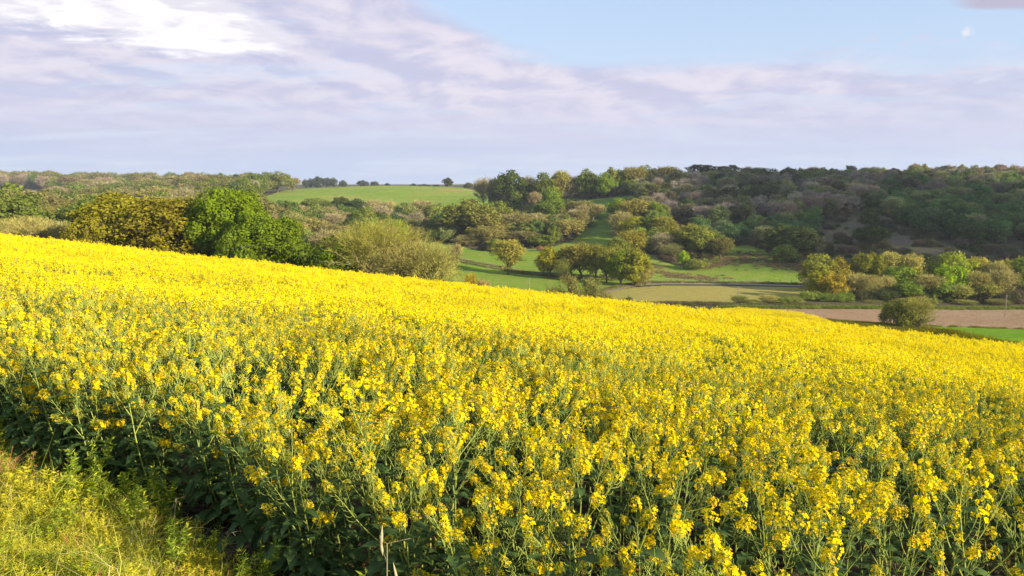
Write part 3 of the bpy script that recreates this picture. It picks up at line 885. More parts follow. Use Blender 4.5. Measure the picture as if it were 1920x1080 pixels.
# ---- ridge row on the skyline
L2 = [
 ('bare', 908, 333, 40, 500, (.22, .18, .16), 'bare ivy-covered tree at the left end of the ridge row'),
 ('leafy', 957, 320, 66, 480, (.06, .095, .025), 'tall dense green tree, biggest at the left of the ridge row'),
 ('leafy', 928, 334, 30, 490, (.09, .10, .05), 'greyish tree against the left flank of the tall dense ridge tree'),
 ('bare', 992, 330, 40, 482, (.20, .14, .12), 'brown bare tree right of the tall dense ridge tree'),
 ('leafy', 1020, 324, 46, 478, (.10, .13, .03), 'green ridge tree third from the left end'),
 ('budding', 1052, 320, 36, 480, (.22, .20, .06), 'yellowish budding ridge tree'),
 ('bare', 1072, 330, 30, 480, (.21, .15, .13), 'bare brown ridge tree with sky showing through its stems'),
 ('leafy', 1100, 318, 46, 478, (.11, .14, .03), 'rounded green ridge tree above the sky gap'),
 ('leafy', 1134, 324, 32, 470, (.13, .19, .02), 'bright green ridge tree right of the sky gap'),
 ('leafy', 1146, 314, 34, 480, (.16, .17, .04), 'tall yellow-green ridge tree'),
 ('leafy', 1166, 318, 34, 480, (.08, .14, .02), 'dark green ridge tree between two yellow-green ones'),
 ('budding', 1188, 313, 50, 480, (.21, .18, .07), 'tan budding ridge tree over a strip of bright sky'),
 ('leafy', 1210, 310, 34, 486, (.14, .16, .04), 'yellow-green ridge tree highest of the middle row'),
 ('leafy', 1226, 316, 26, 486, (.09, .12, .05), 'small grey-green ridge tree next to the highest one'),
 ('budding', 1252, 312, 50, 480, (.24, .16, .11), 'pinkish-brown round ridge tree left of the pines'),
 ('pine', 1300, 308, 44, 480, (.07, .075, .035), 'flat-topped dark pine, first of the ridge pines'),
 ('pine', 1326, 309, 44, 484, (.065, .06, .035), 'flat-topped dark pine, second of the ridge pines'),
 ('pine', 1352, 311, 36, 484, (.08, .07, .04), 'brownish pine, third of the ridge pines'),
 ('pine', 1377, 309, 28, 484, (.055, .055, .04), 'small umbrella pine rising over the wood on the ridge'),
 ('leafy', 1415, 315, 30, 486, (.07, .10, .03), 'small round skyline tree right of the ridge pines'),
 ('leafy', 1440, 316, 46, 480, (.05, .09, .03), 'dark rounded skyline tree right of the ridge pines'),
 ('pine', 1248, 342, 36, 410, (.11, .11, .06), 'pine with a pale trunk high on the shaded slope'),
 ('pine', 1222, 345, 50, 400, (.12, .13, .05), 'sunlit pine at the edge of the shaded slope'),
 ('pine', 1262, 358, 30, 385, (.12, .11, .08), 'pine with a long bare pale trunk on the shaded slope'),
 ('pine', 1362, 350, 46, 372, (.07, .075, .05), 'dark pine with a pale trunk mid-slope'),
 ('leafy', 840, 333, 20, 820, (.05, .055, .03), 'lone dark round tree on the skyline of the green hill'),
 ('bush', 878, 342, 18, 800, (.08, .10, .05), 'small bush on the hill crest right of the lone skyline tree'),
 ('leafy', 520, 322, 54, 720, (.15, .165, .05), 'tall yellow-green tree at the left corner of the green hill'),
 ('leafy', 490, 331, 44, 700, (.11, .13, .04), 'green tree left of the tall tree at the hill corner'),
 ('budding', 548, 333, 30, 740, (.24, .18, .12), 'brown tree right of the tall tree at the hill corner'),
 ('leafy', 637, 369, 36, 470, (.05, .09, .03), 'dark green round tree at the foot of the green hill'),
 ('leafy', 668, 373, 46, 462, (.045, .065, .03), 'very dark evergreen right of the dark round tree at the hill foot'),
 ('leafy', 590, 372, 56, 455, (.11, .13, .035), 'mixed green tree at the left foot of the green hill'),
 ('budding', 565, 392, 60, 400, (.24, .16, .06), 'orange-brown round tree above the green bushes'),
 ('bare', 702, 374, 36, 440, (.30, .26, .19), 'pale bare tree against the green hill'),
 ('bare', 730, 376, 34, 440, (.28, .22, .16), 'second pale bare tree against the green hill'),
 ('leafy', 755, 380, 30, 440, (.09, .13, .05), 'green tree between bare trees against the green hill'),
 ('bare', 788, 374, 50, 430, (.27, .20, .17), 'pinkish bare tree against the green hill'),
 ('leafy', 815, 382, 44, 410, (.15, .16, .05), 'olive tree just left of the largest meadow-edge tree'),
 ('leafy', 280, 341, 38, 560, (.045, .10, .03), 'dark green tree in the left woods below the skyline'),
 ('leafy', 70, 361, 28, 480, (.04, .095, .03), 'isolated dark green tree in the left valley woods'),
 ('budding', 352, 329, 90, 720, (.24, .16, .13), 'large pinkish-brown tree mass on the left skyline'),
]
for i, (kd, px, top, w, d, c, lab) in enumerate(L2):
    tree_px(kd, px, top, w, d, c, lab, 'bush' if kd == 'bush' else 'tree', var=i + 1)

# skyline trees on far farms
for i, (px, top, w) in enumerate(((574, 336, 14), (582, 334, 8), (596, 331, 24), (612, 333, 16), (624, 333, 16), (643, 338, 16), (680, 338, 22), (702, 340, 16), (726, 343, 10), (775, 344, 12), (795, 345, 22), (818, 346, 14))):
    tree_px('leafy', px, top, w, 1150, (.05, .07, .05), ['small tree on the far skyline behind the green hill', 'tree of the far line behind the green hill crest'][i > 4], 'tree', 'far trees over the green hill crest', var=i)

# ---- row of trees behind the ploughed field, right
L3 = [
 (1528, 520, 40, 214, 'bare', GB), (1545, 477, 70, 222, 'leafy', (.19, .18, .04)), (1580, 482, 56, 222, 'leafy', (.21, .16, .03)), (1545, 508, 44, 206, 'leafy', (.22, .20, .02)), (1572, 510, 56, 204, 'leafy', (.22, .16, .03)),
 (1618, 512, 52, 205, 'bare', (.25, .19, .13)), (1643, 515, 52, 203, 'bare', (.26, .20, .14)), (1632, 473, 62, 224, 'leafy', (.13, .125, .02)), (1660, 480, 44, 222, 'leafy', (.15, .14, .03)),
 (1680, 472, 46, 224, 'budding', (.27, .23, .11)), (1716, 476, 46, 222, 'budding', (.25, .20, .10)), (1698, 498, 60, 212, 'leafy', (.10, .16, .03)), (1730, 502, 52, 212, 'leafy', (.20, .19, .025)), (1676, 516, 36, 204, 'bare', (.26, .21, .14)),
 (1715, 528, 56, 202, 'leafy', (.11, .15, .03)), (1755, 514, 56, 204, 'bare', (.24, .19, .13)), (1768, 480, 50, 222, 'leafy', (.13, .14, .04)), (1800, 473, 76, 220, 'leafy', (.18, .20, .025)), (1842, 482, 50, 222, 'budding', (.25, .18, .07)),
 (1795, 496, 62, 208, 'leafy', (.12, .22, .015)), (1780, 525, 50, 203, 'leafy', (.12, .16, .03)), (1812, 534, 48, 202, 'budding', (.22, .20, .09)), (1848, 508, 56, 205, 'bare', (.27, .20, .12)), (1868, 530, 40, 202, 'budding', (.21, .19, .07)),
 (1885, 490, 60, 214, 'bare', (.26, .19, .13)), (1905, 488, 60, 218, 'budding', (.24, .19, .08)), (1898, 505, 60, 204, 'bare', (.25, .19, .14)), (1935, 480, 60, 216, 'leafy', (.15, .18, .03)), (1530, 545, 40, 200, 'bush', (.14, .16, .04)),
 (1560, 550, 40, 198, 'bush', (.12, .16, .04)), (1594, 548, 40, 198, 'bush', (.13, .17, .04)), (1650, 562, 44, 198, 'thicket', (.16, .14, .08)), (1700, 560, 40, 198, 'thicket', (.16, .15, .08)), (1760, 560, 44, 198, 'thicket', (.16, .17, .06)),
 (1830, 562, 40, 198, 'thicket', (.18, .17, .08)), (1890, 560, 44, 198, 'thicket', (.17, .15, .08)),
 (1450, 552, 40, 192, 'thicket', (.26, .20, .12)), (1478, 555, 34, 192, 'bush', (.14, .16, .05)), (1500, 556, 34, 192, 'bush', (.17, .17, .06)), (1420, 562, 36, 190, 'bush', (.13, .13, .05)), (1395, 553, 34, 192, 'thicket', (.14, .14, .06)),
 (1350, 566, 26, 190, 'bush', (.12, .10, .05)), (1300, 568, 22, 186, 'bush', (.10, .09, .05)), (1270, 566, 26, 186, 'bush', (.10, .09, .05)), (1325, 570, 24, 188, 'bush', (.13, .10, .06)), (1245, 570, 24, 184, 'bush', (.12, .10, .05)), (1375, 568, 24, 190, 'bush', (.12, .11, .05)),
]
POS3 = ['left end', 'left third', 'centre-left', 'left of big bush', 'behind big bush', 'right of big bush', 'right third', 'by the pole']
LK = {'bare': 'leafless tan tree', 'leafy': 'leafy tree', 'budding': 'budding tree', 'bush': 'green bush', 'thicket': 'twiggy bush'}


def cname(c):
    r_, g_, b_ = c
    if g_ > r_ * 1.45: return 'bright green' if g_ > .14 else 'green' if g_ > .1 else 'dark green'
    if g_ > r_ * 1.02: return 'yellow-green' if g_ > .15 else 'mid green' if g_ > .11 else 'dark green'
    if b_ < r_ * .22: return 'golden-olive' if r_ > .17 else 'olive'
    if r_ > g_ * 1.25: return 'pinkish-brown' if r_ > .2 else 'brown'
    return 'pale tan' if r_ > .21 else 'grey-olive'


_seen = {}
for i, (px, top, w, d, kd, c) in enumerate(L3):
    q = POS3[min(7, max(0, int((px - 1515) / 52)))]
    rk = 'front rank' if d < 209 else 'back rank'
    if px >= 1515:
        lab = '%s %s, %s of row behind ploughed field, %s' % (cname(c), LK[kd].replace('tan ', ''), rk, q)
    else:
        lab = '%s %s in the low hedge below the tan stubble field, %s' % (cname(c), LK[kd].replace('tan ', ''), 'by the pole' if px > 1360 else 'left stretch')
    if lab in _seen:
        lab = lab.replace('row behind', 'tall row behind')
    _seen[lab] = _seen.get(lab, 0) + 1
    c = (c[0] * 1.12, c[1] * 1.2, c[2])
    tree_px(kd, px, top, w * (.88 if kd == 'bare' else 1), d, c, lab, 'bush' if kd in ('bush', 'thicket') else 'tree', 'tree row behind the ploughed field' if px >= 1515 else 'hedge below the stubble field', var=i)

# one bush by the ploughed field, sun side and shade side put into tints
tree_px('bush', 1700, 560, 60, 148, (.13, .14, .03), 'shade-toned olive left half of the big round bush beyond the rape field', 'bush', var=1)
tree_px('thicket', 1736, 555, 66, 146, (.24, .23, .08), 'sun-toned twiggy right half of the big round bush beyond the rape field', 'bush', var=0)
tree_px('bush', 1718, 562, 54, 147, (.19, .20, .045), 'olive middle of the big round bush beyond the rape field', 'bush', var=2)

# ------------------------------------------------------------------ woods: scattered trees
MEADOWS = [r[1] for r in REG]


def clear_of(x, y, margin=0):
    X = np.array([x]); Y = np.array([y])
    for pl in MEADOWS:
        if inside(pl, X, Y)[0]: return False
    return True


def scatter(poly, spacing, rr):
    mn = poly.min(0); mx = poly.max(0); pts = []
    gx = np.arange(mn[0], mx[0], spacing); gy = np.arange(mn[1], mx[1], spacing)
    for i, a in enumerate(gy):
        for b in gx:
            x = b + (spacing / 2 if i % 2 else 0) + rr.uniform(-.38, .38) * spacing; y = a + rr.uniform(-.38, .38) * spacing
            if inside(poly, np.array([x]), np.array([y]))[0] and clear_of(x, y):
                pts.append((x, y))
    return pts


def P2(*a):
    return np.array([(ray(px, 345)[0] * d, d) for px, d in a])


WOODS = []   # (x, y, H, W, kind, tint, area)


def wood(poly, spacing, palette, h0, h1, area, seed):
    rr = np.random.default_rng(seed)
    pts = scatter(poly, spacing, rr)
    hand = [(a, b, c) for a, b, c in TREES]
    for x, y in pts:
        if any((x - a) ** 2 + (y - b) ** 2 < (min(c, spacing) * .42) ** 2 for a, b, c in hand): continue
        k, c = palette[rr.integers(len(palette))]
        H = rr.uniform(h0, h1); W = spacing * rr.uniform(.85, 1.25)
        if rr.random() < .18: W *= .7; H *= .8
        if k == 'pine': H *= 1.1
        if 0 < y < 330 and x < -20: H *= .92
        if x / y < ray(95, 345)[0] and y > 430:
            if 600 < y < 1000: continue
            H = min(H, 8) if y < 1000 else H
        f = rr.uniform(.78, 1.25) * rr.uniform(.94, 1.06, 3)
        WOODS.append((x, y, H, W, k, tuple(np.array(c) * f * (1.95 if area.startswith(('dark', 'upper', 'skyline of')) else 1.05 if area.startswith(('far', 'skyline w', 'left')) else 1.28)), area))


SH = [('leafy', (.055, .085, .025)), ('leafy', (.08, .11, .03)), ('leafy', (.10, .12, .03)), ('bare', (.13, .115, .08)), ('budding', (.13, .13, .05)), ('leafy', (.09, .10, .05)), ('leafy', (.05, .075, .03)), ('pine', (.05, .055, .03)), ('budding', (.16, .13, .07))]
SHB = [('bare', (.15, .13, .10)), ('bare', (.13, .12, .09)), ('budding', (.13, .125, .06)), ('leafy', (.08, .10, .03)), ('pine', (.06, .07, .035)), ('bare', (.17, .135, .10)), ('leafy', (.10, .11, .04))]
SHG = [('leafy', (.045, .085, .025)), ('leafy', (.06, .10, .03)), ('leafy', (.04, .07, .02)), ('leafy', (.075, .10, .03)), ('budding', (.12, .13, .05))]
TOP = [('leafy', (.15, .17, .035)), ('leafy', (.07, .11, .03)), ('budding', (.22, .15, .09)), ('leafy', (.18, .19, .04)), ('bare', (.24, .16, .13)), ('leafy', (.10, .14, .03))]
MIX = [('leafy', (.15, .18, .035)), ('leafy', (.10, .15, .03)), ('leafy', (.19, .20, .045)), ('budding', (.23, .20, .07)), ('bare', (.26, .22, .12)), ('budding', (.24, .20, .09)), ('leafy', (.06, .10, .025)), ('budding', (.20, .19, .06)), ('leafy', (.17, .21, .03)), ('leafy', (.08, .12, .025))]
MIXL = [('leafy', (.17, .19, .04)), ('leafy', (.20, .19, .055)), ('budding', (.24, .21, .08)), ('budding', (.21, .20, .06)), ('bare', (.28, .22, .14)), ('leafy', (.13, .17, .03)), ('leafy', (.09, .13, .03)), ('budding', (.25, .20, .09)), ('leafy', (.15, .19, .03))]

# the shaded wood on the right hillside
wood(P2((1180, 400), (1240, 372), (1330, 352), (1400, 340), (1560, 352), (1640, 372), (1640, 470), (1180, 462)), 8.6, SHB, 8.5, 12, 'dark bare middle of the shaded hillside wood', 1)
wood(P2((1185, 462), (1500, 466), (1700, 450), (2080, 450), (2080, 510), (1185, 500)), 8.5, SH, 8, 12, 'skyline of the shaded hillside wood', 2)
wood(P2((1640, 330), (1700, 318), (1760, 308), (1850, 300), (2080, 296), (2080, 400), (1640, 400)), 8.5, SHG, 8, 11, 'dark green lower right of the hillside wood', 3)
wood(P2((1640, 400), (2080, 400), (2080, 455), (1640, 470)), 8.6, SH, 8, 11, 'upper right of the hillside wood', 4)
wood(P2((1690, 500), (2080, 490), (2080, 540), (1690, 540)), 8.5, TOP, 9, 13, 'sunlit top of the right hill', 5)
wood(P2((1280, 300), (1360, 296), (1460, 300), (1545, 306), (1545, 350), (1400, 338), (1300, 345)), 8.2, SHG, 6.5, 9, 'dark green belt above the sunlit clump', 6)
# wood edge right of the little meadow, and slope under ridge
wood(P2((1150, 330), (1200, 300), (1262, 296), (1262, 360), (1190, 400), (1165, 400)), 8.0, MIX, 8, 10, 'wood edge spur', 7)
wood(P2((940, 470), (1210, 462), (1210, 496), (940, 500)), 8.5, MIX, 8, 11, 'wood under the ridge row', 8)
wood(P2((920, 345), (1040, 335), (1080, 352), (1110, 372), (1060, 420), (930, 425)), 8.3, MIX, 8, 10.5, 'wood between the two meadows', 9)
# central strip below the green hill
wood(P2((500, 240), (700, 225), (800, 330), (930, 352), (930, 385), (800, 400), (700, 405), (480, 420), (380, 300)), 10.5, MIX, 9, 13.5, 'mixed wood below the green hill', 10)
wood(P2((-80, 190), (300, 190), (500, 240), (475, 480), (470, 560), (430, 640), (-80, 640)), 14.5, MIXL, 9, 19, 'left valley woods', 11)
wood(P2((-80, 640), (430, 640), (480, 600), (490, 760), (420, 1000), (-80, 1020)), 19.0, MIXL, 10, 20, 'far left woods', 12)
wood(P2((-80, 1100), (500, 1000), (520, 1250), (-80, 1500)), 22.0, MIXL, 12, 26, 'skyline woods on the left', 13)
wood(P2((-80, 1500), (260, 1500), (260, 1900), (-80, 1900)), 26.0, MIXL, 14, 20, 'skyline woods on the left', 14)
wood(P2((1300, 205), (1520, 205), (2100, 208), (2100, 236), (1530, 236)), 200, MIX, 8, 10, 'x', 15)


def visible(x, y, H):
    """rough test: is the top of the tree above all ground in front of it, and inside the frame"""
    u = x / y
    if abs(u) > .69: return False
    ds = np.linspace(8, y - 4, 90)
    top = (hgt(x, y) + H - CAMZ) / y
    g = (height(u * ds, ds) + np.where(ds < 84, 1.35, 0) - CAMZ) / ds
    return top > g.max()


WOODS = [w_ for w_ in WOODS if visible(w_[0], w_[1], w_[2])]
budget = 296 - NTREE
WOODS.sort(key=lambda w_: -(w_[2] * w_[3]) / w_[1] ** 2)
indiv, mass = WOODS[:budget], WOODS[budget:]
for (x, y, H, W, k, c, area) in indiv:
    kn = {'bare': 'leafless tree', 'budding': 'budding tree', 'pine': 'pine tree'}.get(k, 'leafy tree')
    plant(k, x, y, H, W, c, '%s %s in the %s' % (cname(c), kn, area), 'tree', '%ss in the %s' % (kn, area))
print('trees', NTREE, 'mass', len(mass))

# ---- instancing through geometry nodes for what nobody could count
def scatter_object(name, meshes, pts, rots, scls, idx, tint=None, label=None, cat=None):
    coll = bpy.data.collections.new(name + '_source')
    for i, me in enumerate(meshes):
        o = bpy.data.objects.new('%s_source_%02d' % (name, i), me)
        coll.objects.link(o)
    n = len(pts)
    me = bpy.data.meshes.new(name)
    me.vertices.add(n); me.vertices.foreach_set('co', np.asarray(pts, np.float32).ravel())
    for nm, typ, arr, key in (('rot', 'FLOAT_VECTOR', rots, 'vector'), ('scl', 'FLOAT_VECTOR', scls, 'vector')):
        a = me.attributes.new(nm, typ, 'POINT'); a.data.foreach_set(key, np.asarray(arr, np.float32).ravel())
    a = me.attributes.new('idx', 'INT', 'POINT'); a.data.foreach_set('value', np.asarray(idx, np.int32))
    if tint is not None:
        a = me.attributes.new('tint', 'FLOAT_VECTOR', 'POINT'); a.data.foreach_set('vector', np.asarray(tint, np.float32).ravel())
    o = new_obj(name, me)
    ng = bpy.data.node_groups.new(name, 'GeometryNodeTree')
    ng.interface.new_socket('Geometry', in_out='INPUT', socket_type='NodeSocketGeometry')
    ng.interface.new_socket('Geometry', in_out='OUTPUT', socket_type='NodeSocketGeometry')
    N = ng.nodes; Lk = ng.links
    gi = N.new('NodeGroupInput'); go = N.new('NodeGroupOutput')
    ip = N.new('GeometryNodeInstanceOnPoints'); ci = N.new('GeometryNodeCollectionInfo')
    ci.inputs['Collection'].default_value = coll
    ci.inputs['Separate Children'].default_value = True
    ci.inputs['Reset Children'].default_value = True
    def attr(nm, typ):
        a = N.new('GeometryNodeInputNamedAttribute'); a.data_type = typ; a.inputs[0].default_value = nm
        return a.outputs[0]
    e2r = N.new('FunctionNodeEulerToRotation')
    Lk.new(attr('rot', 'FLOAT_VECTOR'), e2r.inputs[0])
    Lk.new(gi.outputs[0], ip.inputs['Points']); Lk.new(ci.outputs[0], ip.inputs['Instance'])
    ip.inputs['Pick Instance'].default_value = True
    Lk.new(attr('idx', 'INT'), ip.inputs['Instance Index'])
    Lk.new(e2r.outputs[0], ip.inputs['Rotation']); Lk.new(attr('scl', 'FLOAT_VECTOR'), ip.inputs['Scale'])
    Lk.new(ip.outputs[0], go.inputs[0])
    mod = o.modifiers.new('scatter', 'NODES'); mod.node_group = ng
    tag(o, label, cat, kind='stuff')
    return o


def joined(tm, cm, nm):
    """one mesh with trunk and crown for the mass of far trees"""
    me = bpy.data.meshes.new(nm)
    va = np.empty(len(tm.vertices) * 3); tm.vertices.foreach_get('co', va)
    vb = np.empty(len(cm.vertices) * 3); cm.vertices.foreach_get('co', vb)
    na = len(tm.vertices); nm_ = len(tm.materials)
    fs = [list(p.vertices) for p in tm.polygons] + [[i + na for i in p.vertices] for p in cm.polygons]
    mi = [p.material_index for p in tm.polygons] + [p.material_index + nm_ for p in cm.polygons]
    me.from_pydata(np.concatenate([va, vb]).reshape(-1, 3).tolist(), [], fs)
    for m_ in list(tm.materials) + list(cm.materials): me.materials.append(m_)
    me.polygons.foreach_set('material_index', mi)
    xa = np.empty(na, np.float32); tm.attributes['vary'].data.foreach_get('value', xa)
    xb = np.empty(len(cm.vertices), np.float32); cm.attributes['vary'].data.foreach_get('value', xb)
    at = me.attributes.new('vary', 'FLOAT', 'POINT'); at.data.foreach_set('value', np.concatenate([xa, xb]))
    me.update()
    return me


src, lut = [], {}
for kd in ('leafy', 'bare', 'budding', 'pine'):
    for k in range(len(PROTO[kd])):
        lut[(kd, k)] = len(src); src.append(joined(*PROTO[kd][k], 'wood_' + kd))
pts, rots, scls, idx, tin = [], [], [], [], []
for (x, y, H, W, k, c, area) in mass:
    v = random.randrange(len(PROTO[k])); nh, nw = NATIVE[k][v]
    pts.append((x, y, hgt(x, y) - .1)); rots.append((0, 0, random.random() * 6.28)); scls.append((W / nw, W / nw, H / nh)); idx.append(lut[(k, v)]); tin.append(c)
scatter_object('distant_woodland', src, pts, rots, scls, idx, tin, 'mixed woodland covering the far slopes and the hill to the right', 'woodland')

# understorey: low scrub filling the wood floor
rr = np.random.default_rng(40)
pts, rots, scls, idx, tin = [], [], [], [], []
bsrc = [joined(*PROTO['thicket'][0], 's0'), joined(*PROTO['bush'][0], 's1'), joined(*PROTO['bush'][1], 's2')]
for i in range(5200):
    y = math.exp(rr.uniform(math.log(165), math.log(620))); u = rr.uniform(-.68, .70); x = u * y
    X = np.array([x]); Y = np.array([y])
    rg = region(X, Y)[0]
    if rg != 0 and not (rg == REG_NAMES.index('bracken_slope') + 1 and rr.random() < .7): continue
    if 165 < y < 200 and u > .2: continue
    if u > .38 and y < 196: continue
    if y < 264 and -.14 < u < .375: continue
    H = rr.uniform(1.2, 3.4)
    if not visible(x, y, H + 3): continue
    c = [(.10, .10, .04), (.15, .11, .07), (.18, .13, .09), (.08, .10, .03), (.13, .12, .05)][rr.integers(5)]
    k = rr.integers(3)
    pts.append((x, y, hgt(x, y) - .3)); rots.append((0, 0, rr.random() * 6.28)); s = H / 5; scls.append((s * 1.3, s * 1.3, s)); idx.append(k); tin.append(c)
scatter_object('woodland_undergrowth', bsrc, pts, rots, scls, idx, tin, 'brown and green scrub filling the gaps under the trees', 'undergrowth')
print('undergrowth', len(pts))

# rough grass tussocks and bracken on meadow edges
def tuft_mesh(seed, n=60, h=.5, sp=.5, mats=None, w=.02):
    r = np.random.default_rng(seed); b = MB()
    st = np.column_stack([r.normal(size=(n, 2)) * sp * .4, np.zeros(n)])
    dr = norm(np.column_stack([r.normal(size=(n, 2)) * .45, np.ones(n)]))
    L = h * (.5 + .6 * r.random((n, 1)))
    side = norm(np.cross(dr, rand_dirs(n, r))) * w
    mid = st + dr * L * .55; bend = np.column_stack([r.normal(size=(n, 2)) * .3, -.15 * np.ones(n)]) * L
    en = st + dr * L + bend
    v = r.random(n)
    b.cards(np.stack([st - side, st + side, mid + side * .8, mid - side * .8], 1), 0, v)
    b.cards(np.stack([mid - side * .8, mid + side * .8, en], 1), 0, v)
    return b.mesh('tuft', mats)


# ------------------------------------------------------------------ rapeseed plants
def petals(c, n, r, s, lod):
    """flower: four petals around centre c facing n"""
    a = norm(np.cross(n, rand_dirs(1, r)[0])); b = np.cross(n, a)
    P = []
    if lod == 0:
        for k in range(4):
            t = k * math.pi / 2 + r.normal() * .12
            d = a * math.cos(t) + b * math.sin(t); e = -a * math.sin(t) + b * math.cos(t)
            up = n * s * (.15 + .25 * r.random())
            P.append([c + d * s * .08, c + d * s * .6 + e * s * .42 + up * .6, c + d * s * 1.0 + up * (.4 + r.random() * .6), c + d * s * .6 - e * s * .42 + up * .6])
    else:
        P.append([c - a * s, c - b * s, c + a * s, c + b * s])
        P.append([c - a * s * .8 + n * s * .4, c - n * s * .5 + b * s * .1, c + a * s * .8 + n * s * .3, c + n * s * .8])
    return P


def raceme(tip, d, r, fb, pb, lod=0, big=1.0):
    """flower head: buds on top, open flowers round the axis, in builder fb; pods go in pb"""
    n = int(r.integers(11, 24)) if lod == 0 else (7 if lod == 1 else 5)
    ref = norm(np.cross(d, np.array([.3, .8, .1]))); ref2 = np.cross(d, ref)
    P = []; L = .066 * big * (.8 + .5 * r.random())
    for i in range(n):
        f = (i + .5) / n; a = i * 2.4 + r.random() * .8
        out = ref * math.cos(a) + ref2 * math.sin(a)
        base = tip - d * L * (1 - f)
        pl = (.033 - .019 * f) * big * (.8 + .4 * r.random())
        c = base + (out * .85 + d * .55) * pl
        nn = norm(out * (1.0 - .6 * f) + d * (.45 + .6 * f) + r.normal(size=3) * .25)
        P += petals(c, nn, r, (.0108 if lod == 0 else .0135 if lod == 1 else .019) * big * (.85 + .35 * r.random()), 0 if lod == 0 else 1)
        if lod == 0 and i % 2 == 0: pb.tube(np.array([base, c]), [.0009, .0007], 3, 0)
    P = np.array(P)
    if lod == 0:
        fb.cards(P, 0, np.repeat(r.random(n), 4))
        k = 7
        bd = rand_dirs(k, r); c = tip + d * .006 + bd * .006 * big
        fb.cards(np.stack([c + np.array([0, 0, .006]), c + ref * .0045, c - np.array([0, 0, .004]), c - ref * .0045], 1), 1, r.random(k))
        fb.cards(np.stack([c + d * .006, c + ref2 * .0045, c - d * .004, c - ref2 * .0045], 1), 1, r.random(k))
    else:
        fb.cards(P, 0, r.random(len(P)))


def pods(p, r, pb, f0, lod=0, n=18):
    """young curved pods along the axis under the flowers"""
    m = len(p)
    for i in range(n):
        f = f0 + (1 - f0) * .92 * (i + r.random() * .5) / n
        k = min(m - 1.01, f * (m - 1)); q = p[int(k)] + (p[int(k) + 1] - p[int(k)]) * (k % 1)
        d = norm(p[int(k) + 1] - p[int(k)])
        ref = norm(np.cross(d, np.array([.3, .8, .1]))); ref2 = np.cross(d, ref)
        a = i * 2.4 + r.random() * .5; out = ref * math.cos(a) + ref2 * math.sin(a)
        L = .052 * (1.15 - .6 * f) * (.8 + .4 * r.random())
        p1 = q + (out * .9 + d * .35) * L * .4
        p2 = p1 + (out * .55 + d * .8) * L * .4
        p3 = p2 + (out * .1 + d * 1.0) * L * .35
        if lod == 0:
            pb.tube(np.array([q, p1, p2, p3]), [.0008, .0014, .0018, .0007], 3, 0, .4 + .6 * r.random())
        else:
            sd_ = np.cross(out, d) * .0018
            pb.add([q - sd_, q + sd_, p2 + sd_, p2 - sd_], [(0, 1, 2, 3)], 0, .3 + .5 * r.random())


def leaf(b, base, out, L, W, r, mi=0, droop=.5, lobed=False, seg=6):
    """leaf blade: curved, folded along the midrib, optionally lobed with a stalk"""
    out = norm(out); sd_ = norm(np.cross(out, np.array([0, 0, 1.])))
    up = np.cross(sd_, out)
    rows = []; pos = base.copy(); d = out + np.array([0, 0, .3])
    ph = r.random() * 6
    for i in range(seg + 1):
        f = i / seg
        if lobed:
            w = W * (0.06 if f < .22 else (math.sin((f - .18) / .82 * math.pi) ** .7) * (1 + .30 * math.sin(f * 23 + ph))) if f < .99 else .0
        else:
            w = W * math.sin(max(.02, min(1, f * .93 + .06)) * math.pi) ** .8
        wav = .2 * W * math.sin(f * 9 + ph)
        rows.append([pos - sd_ * w + up * (.25 * w + wav), pos, pos + sd_ * w + up * (.25 * w - wav)])
        d = norm(d + np.array([0, 0, -droop * 2.2 / seg]))
        pos = pos + d * L / seg
    V = np.array(rows).reshape(-1, 3)
    F = []
    for i in range(seg):
        F += [(i * 3, i * 3 + 1, i * 3 + 4, i * 3 + 3), (i * 3 + 1, i * 3 + 2, i * 3 + 5, i * 3 + 4)]
    b.add(V, F, mi, r.random())


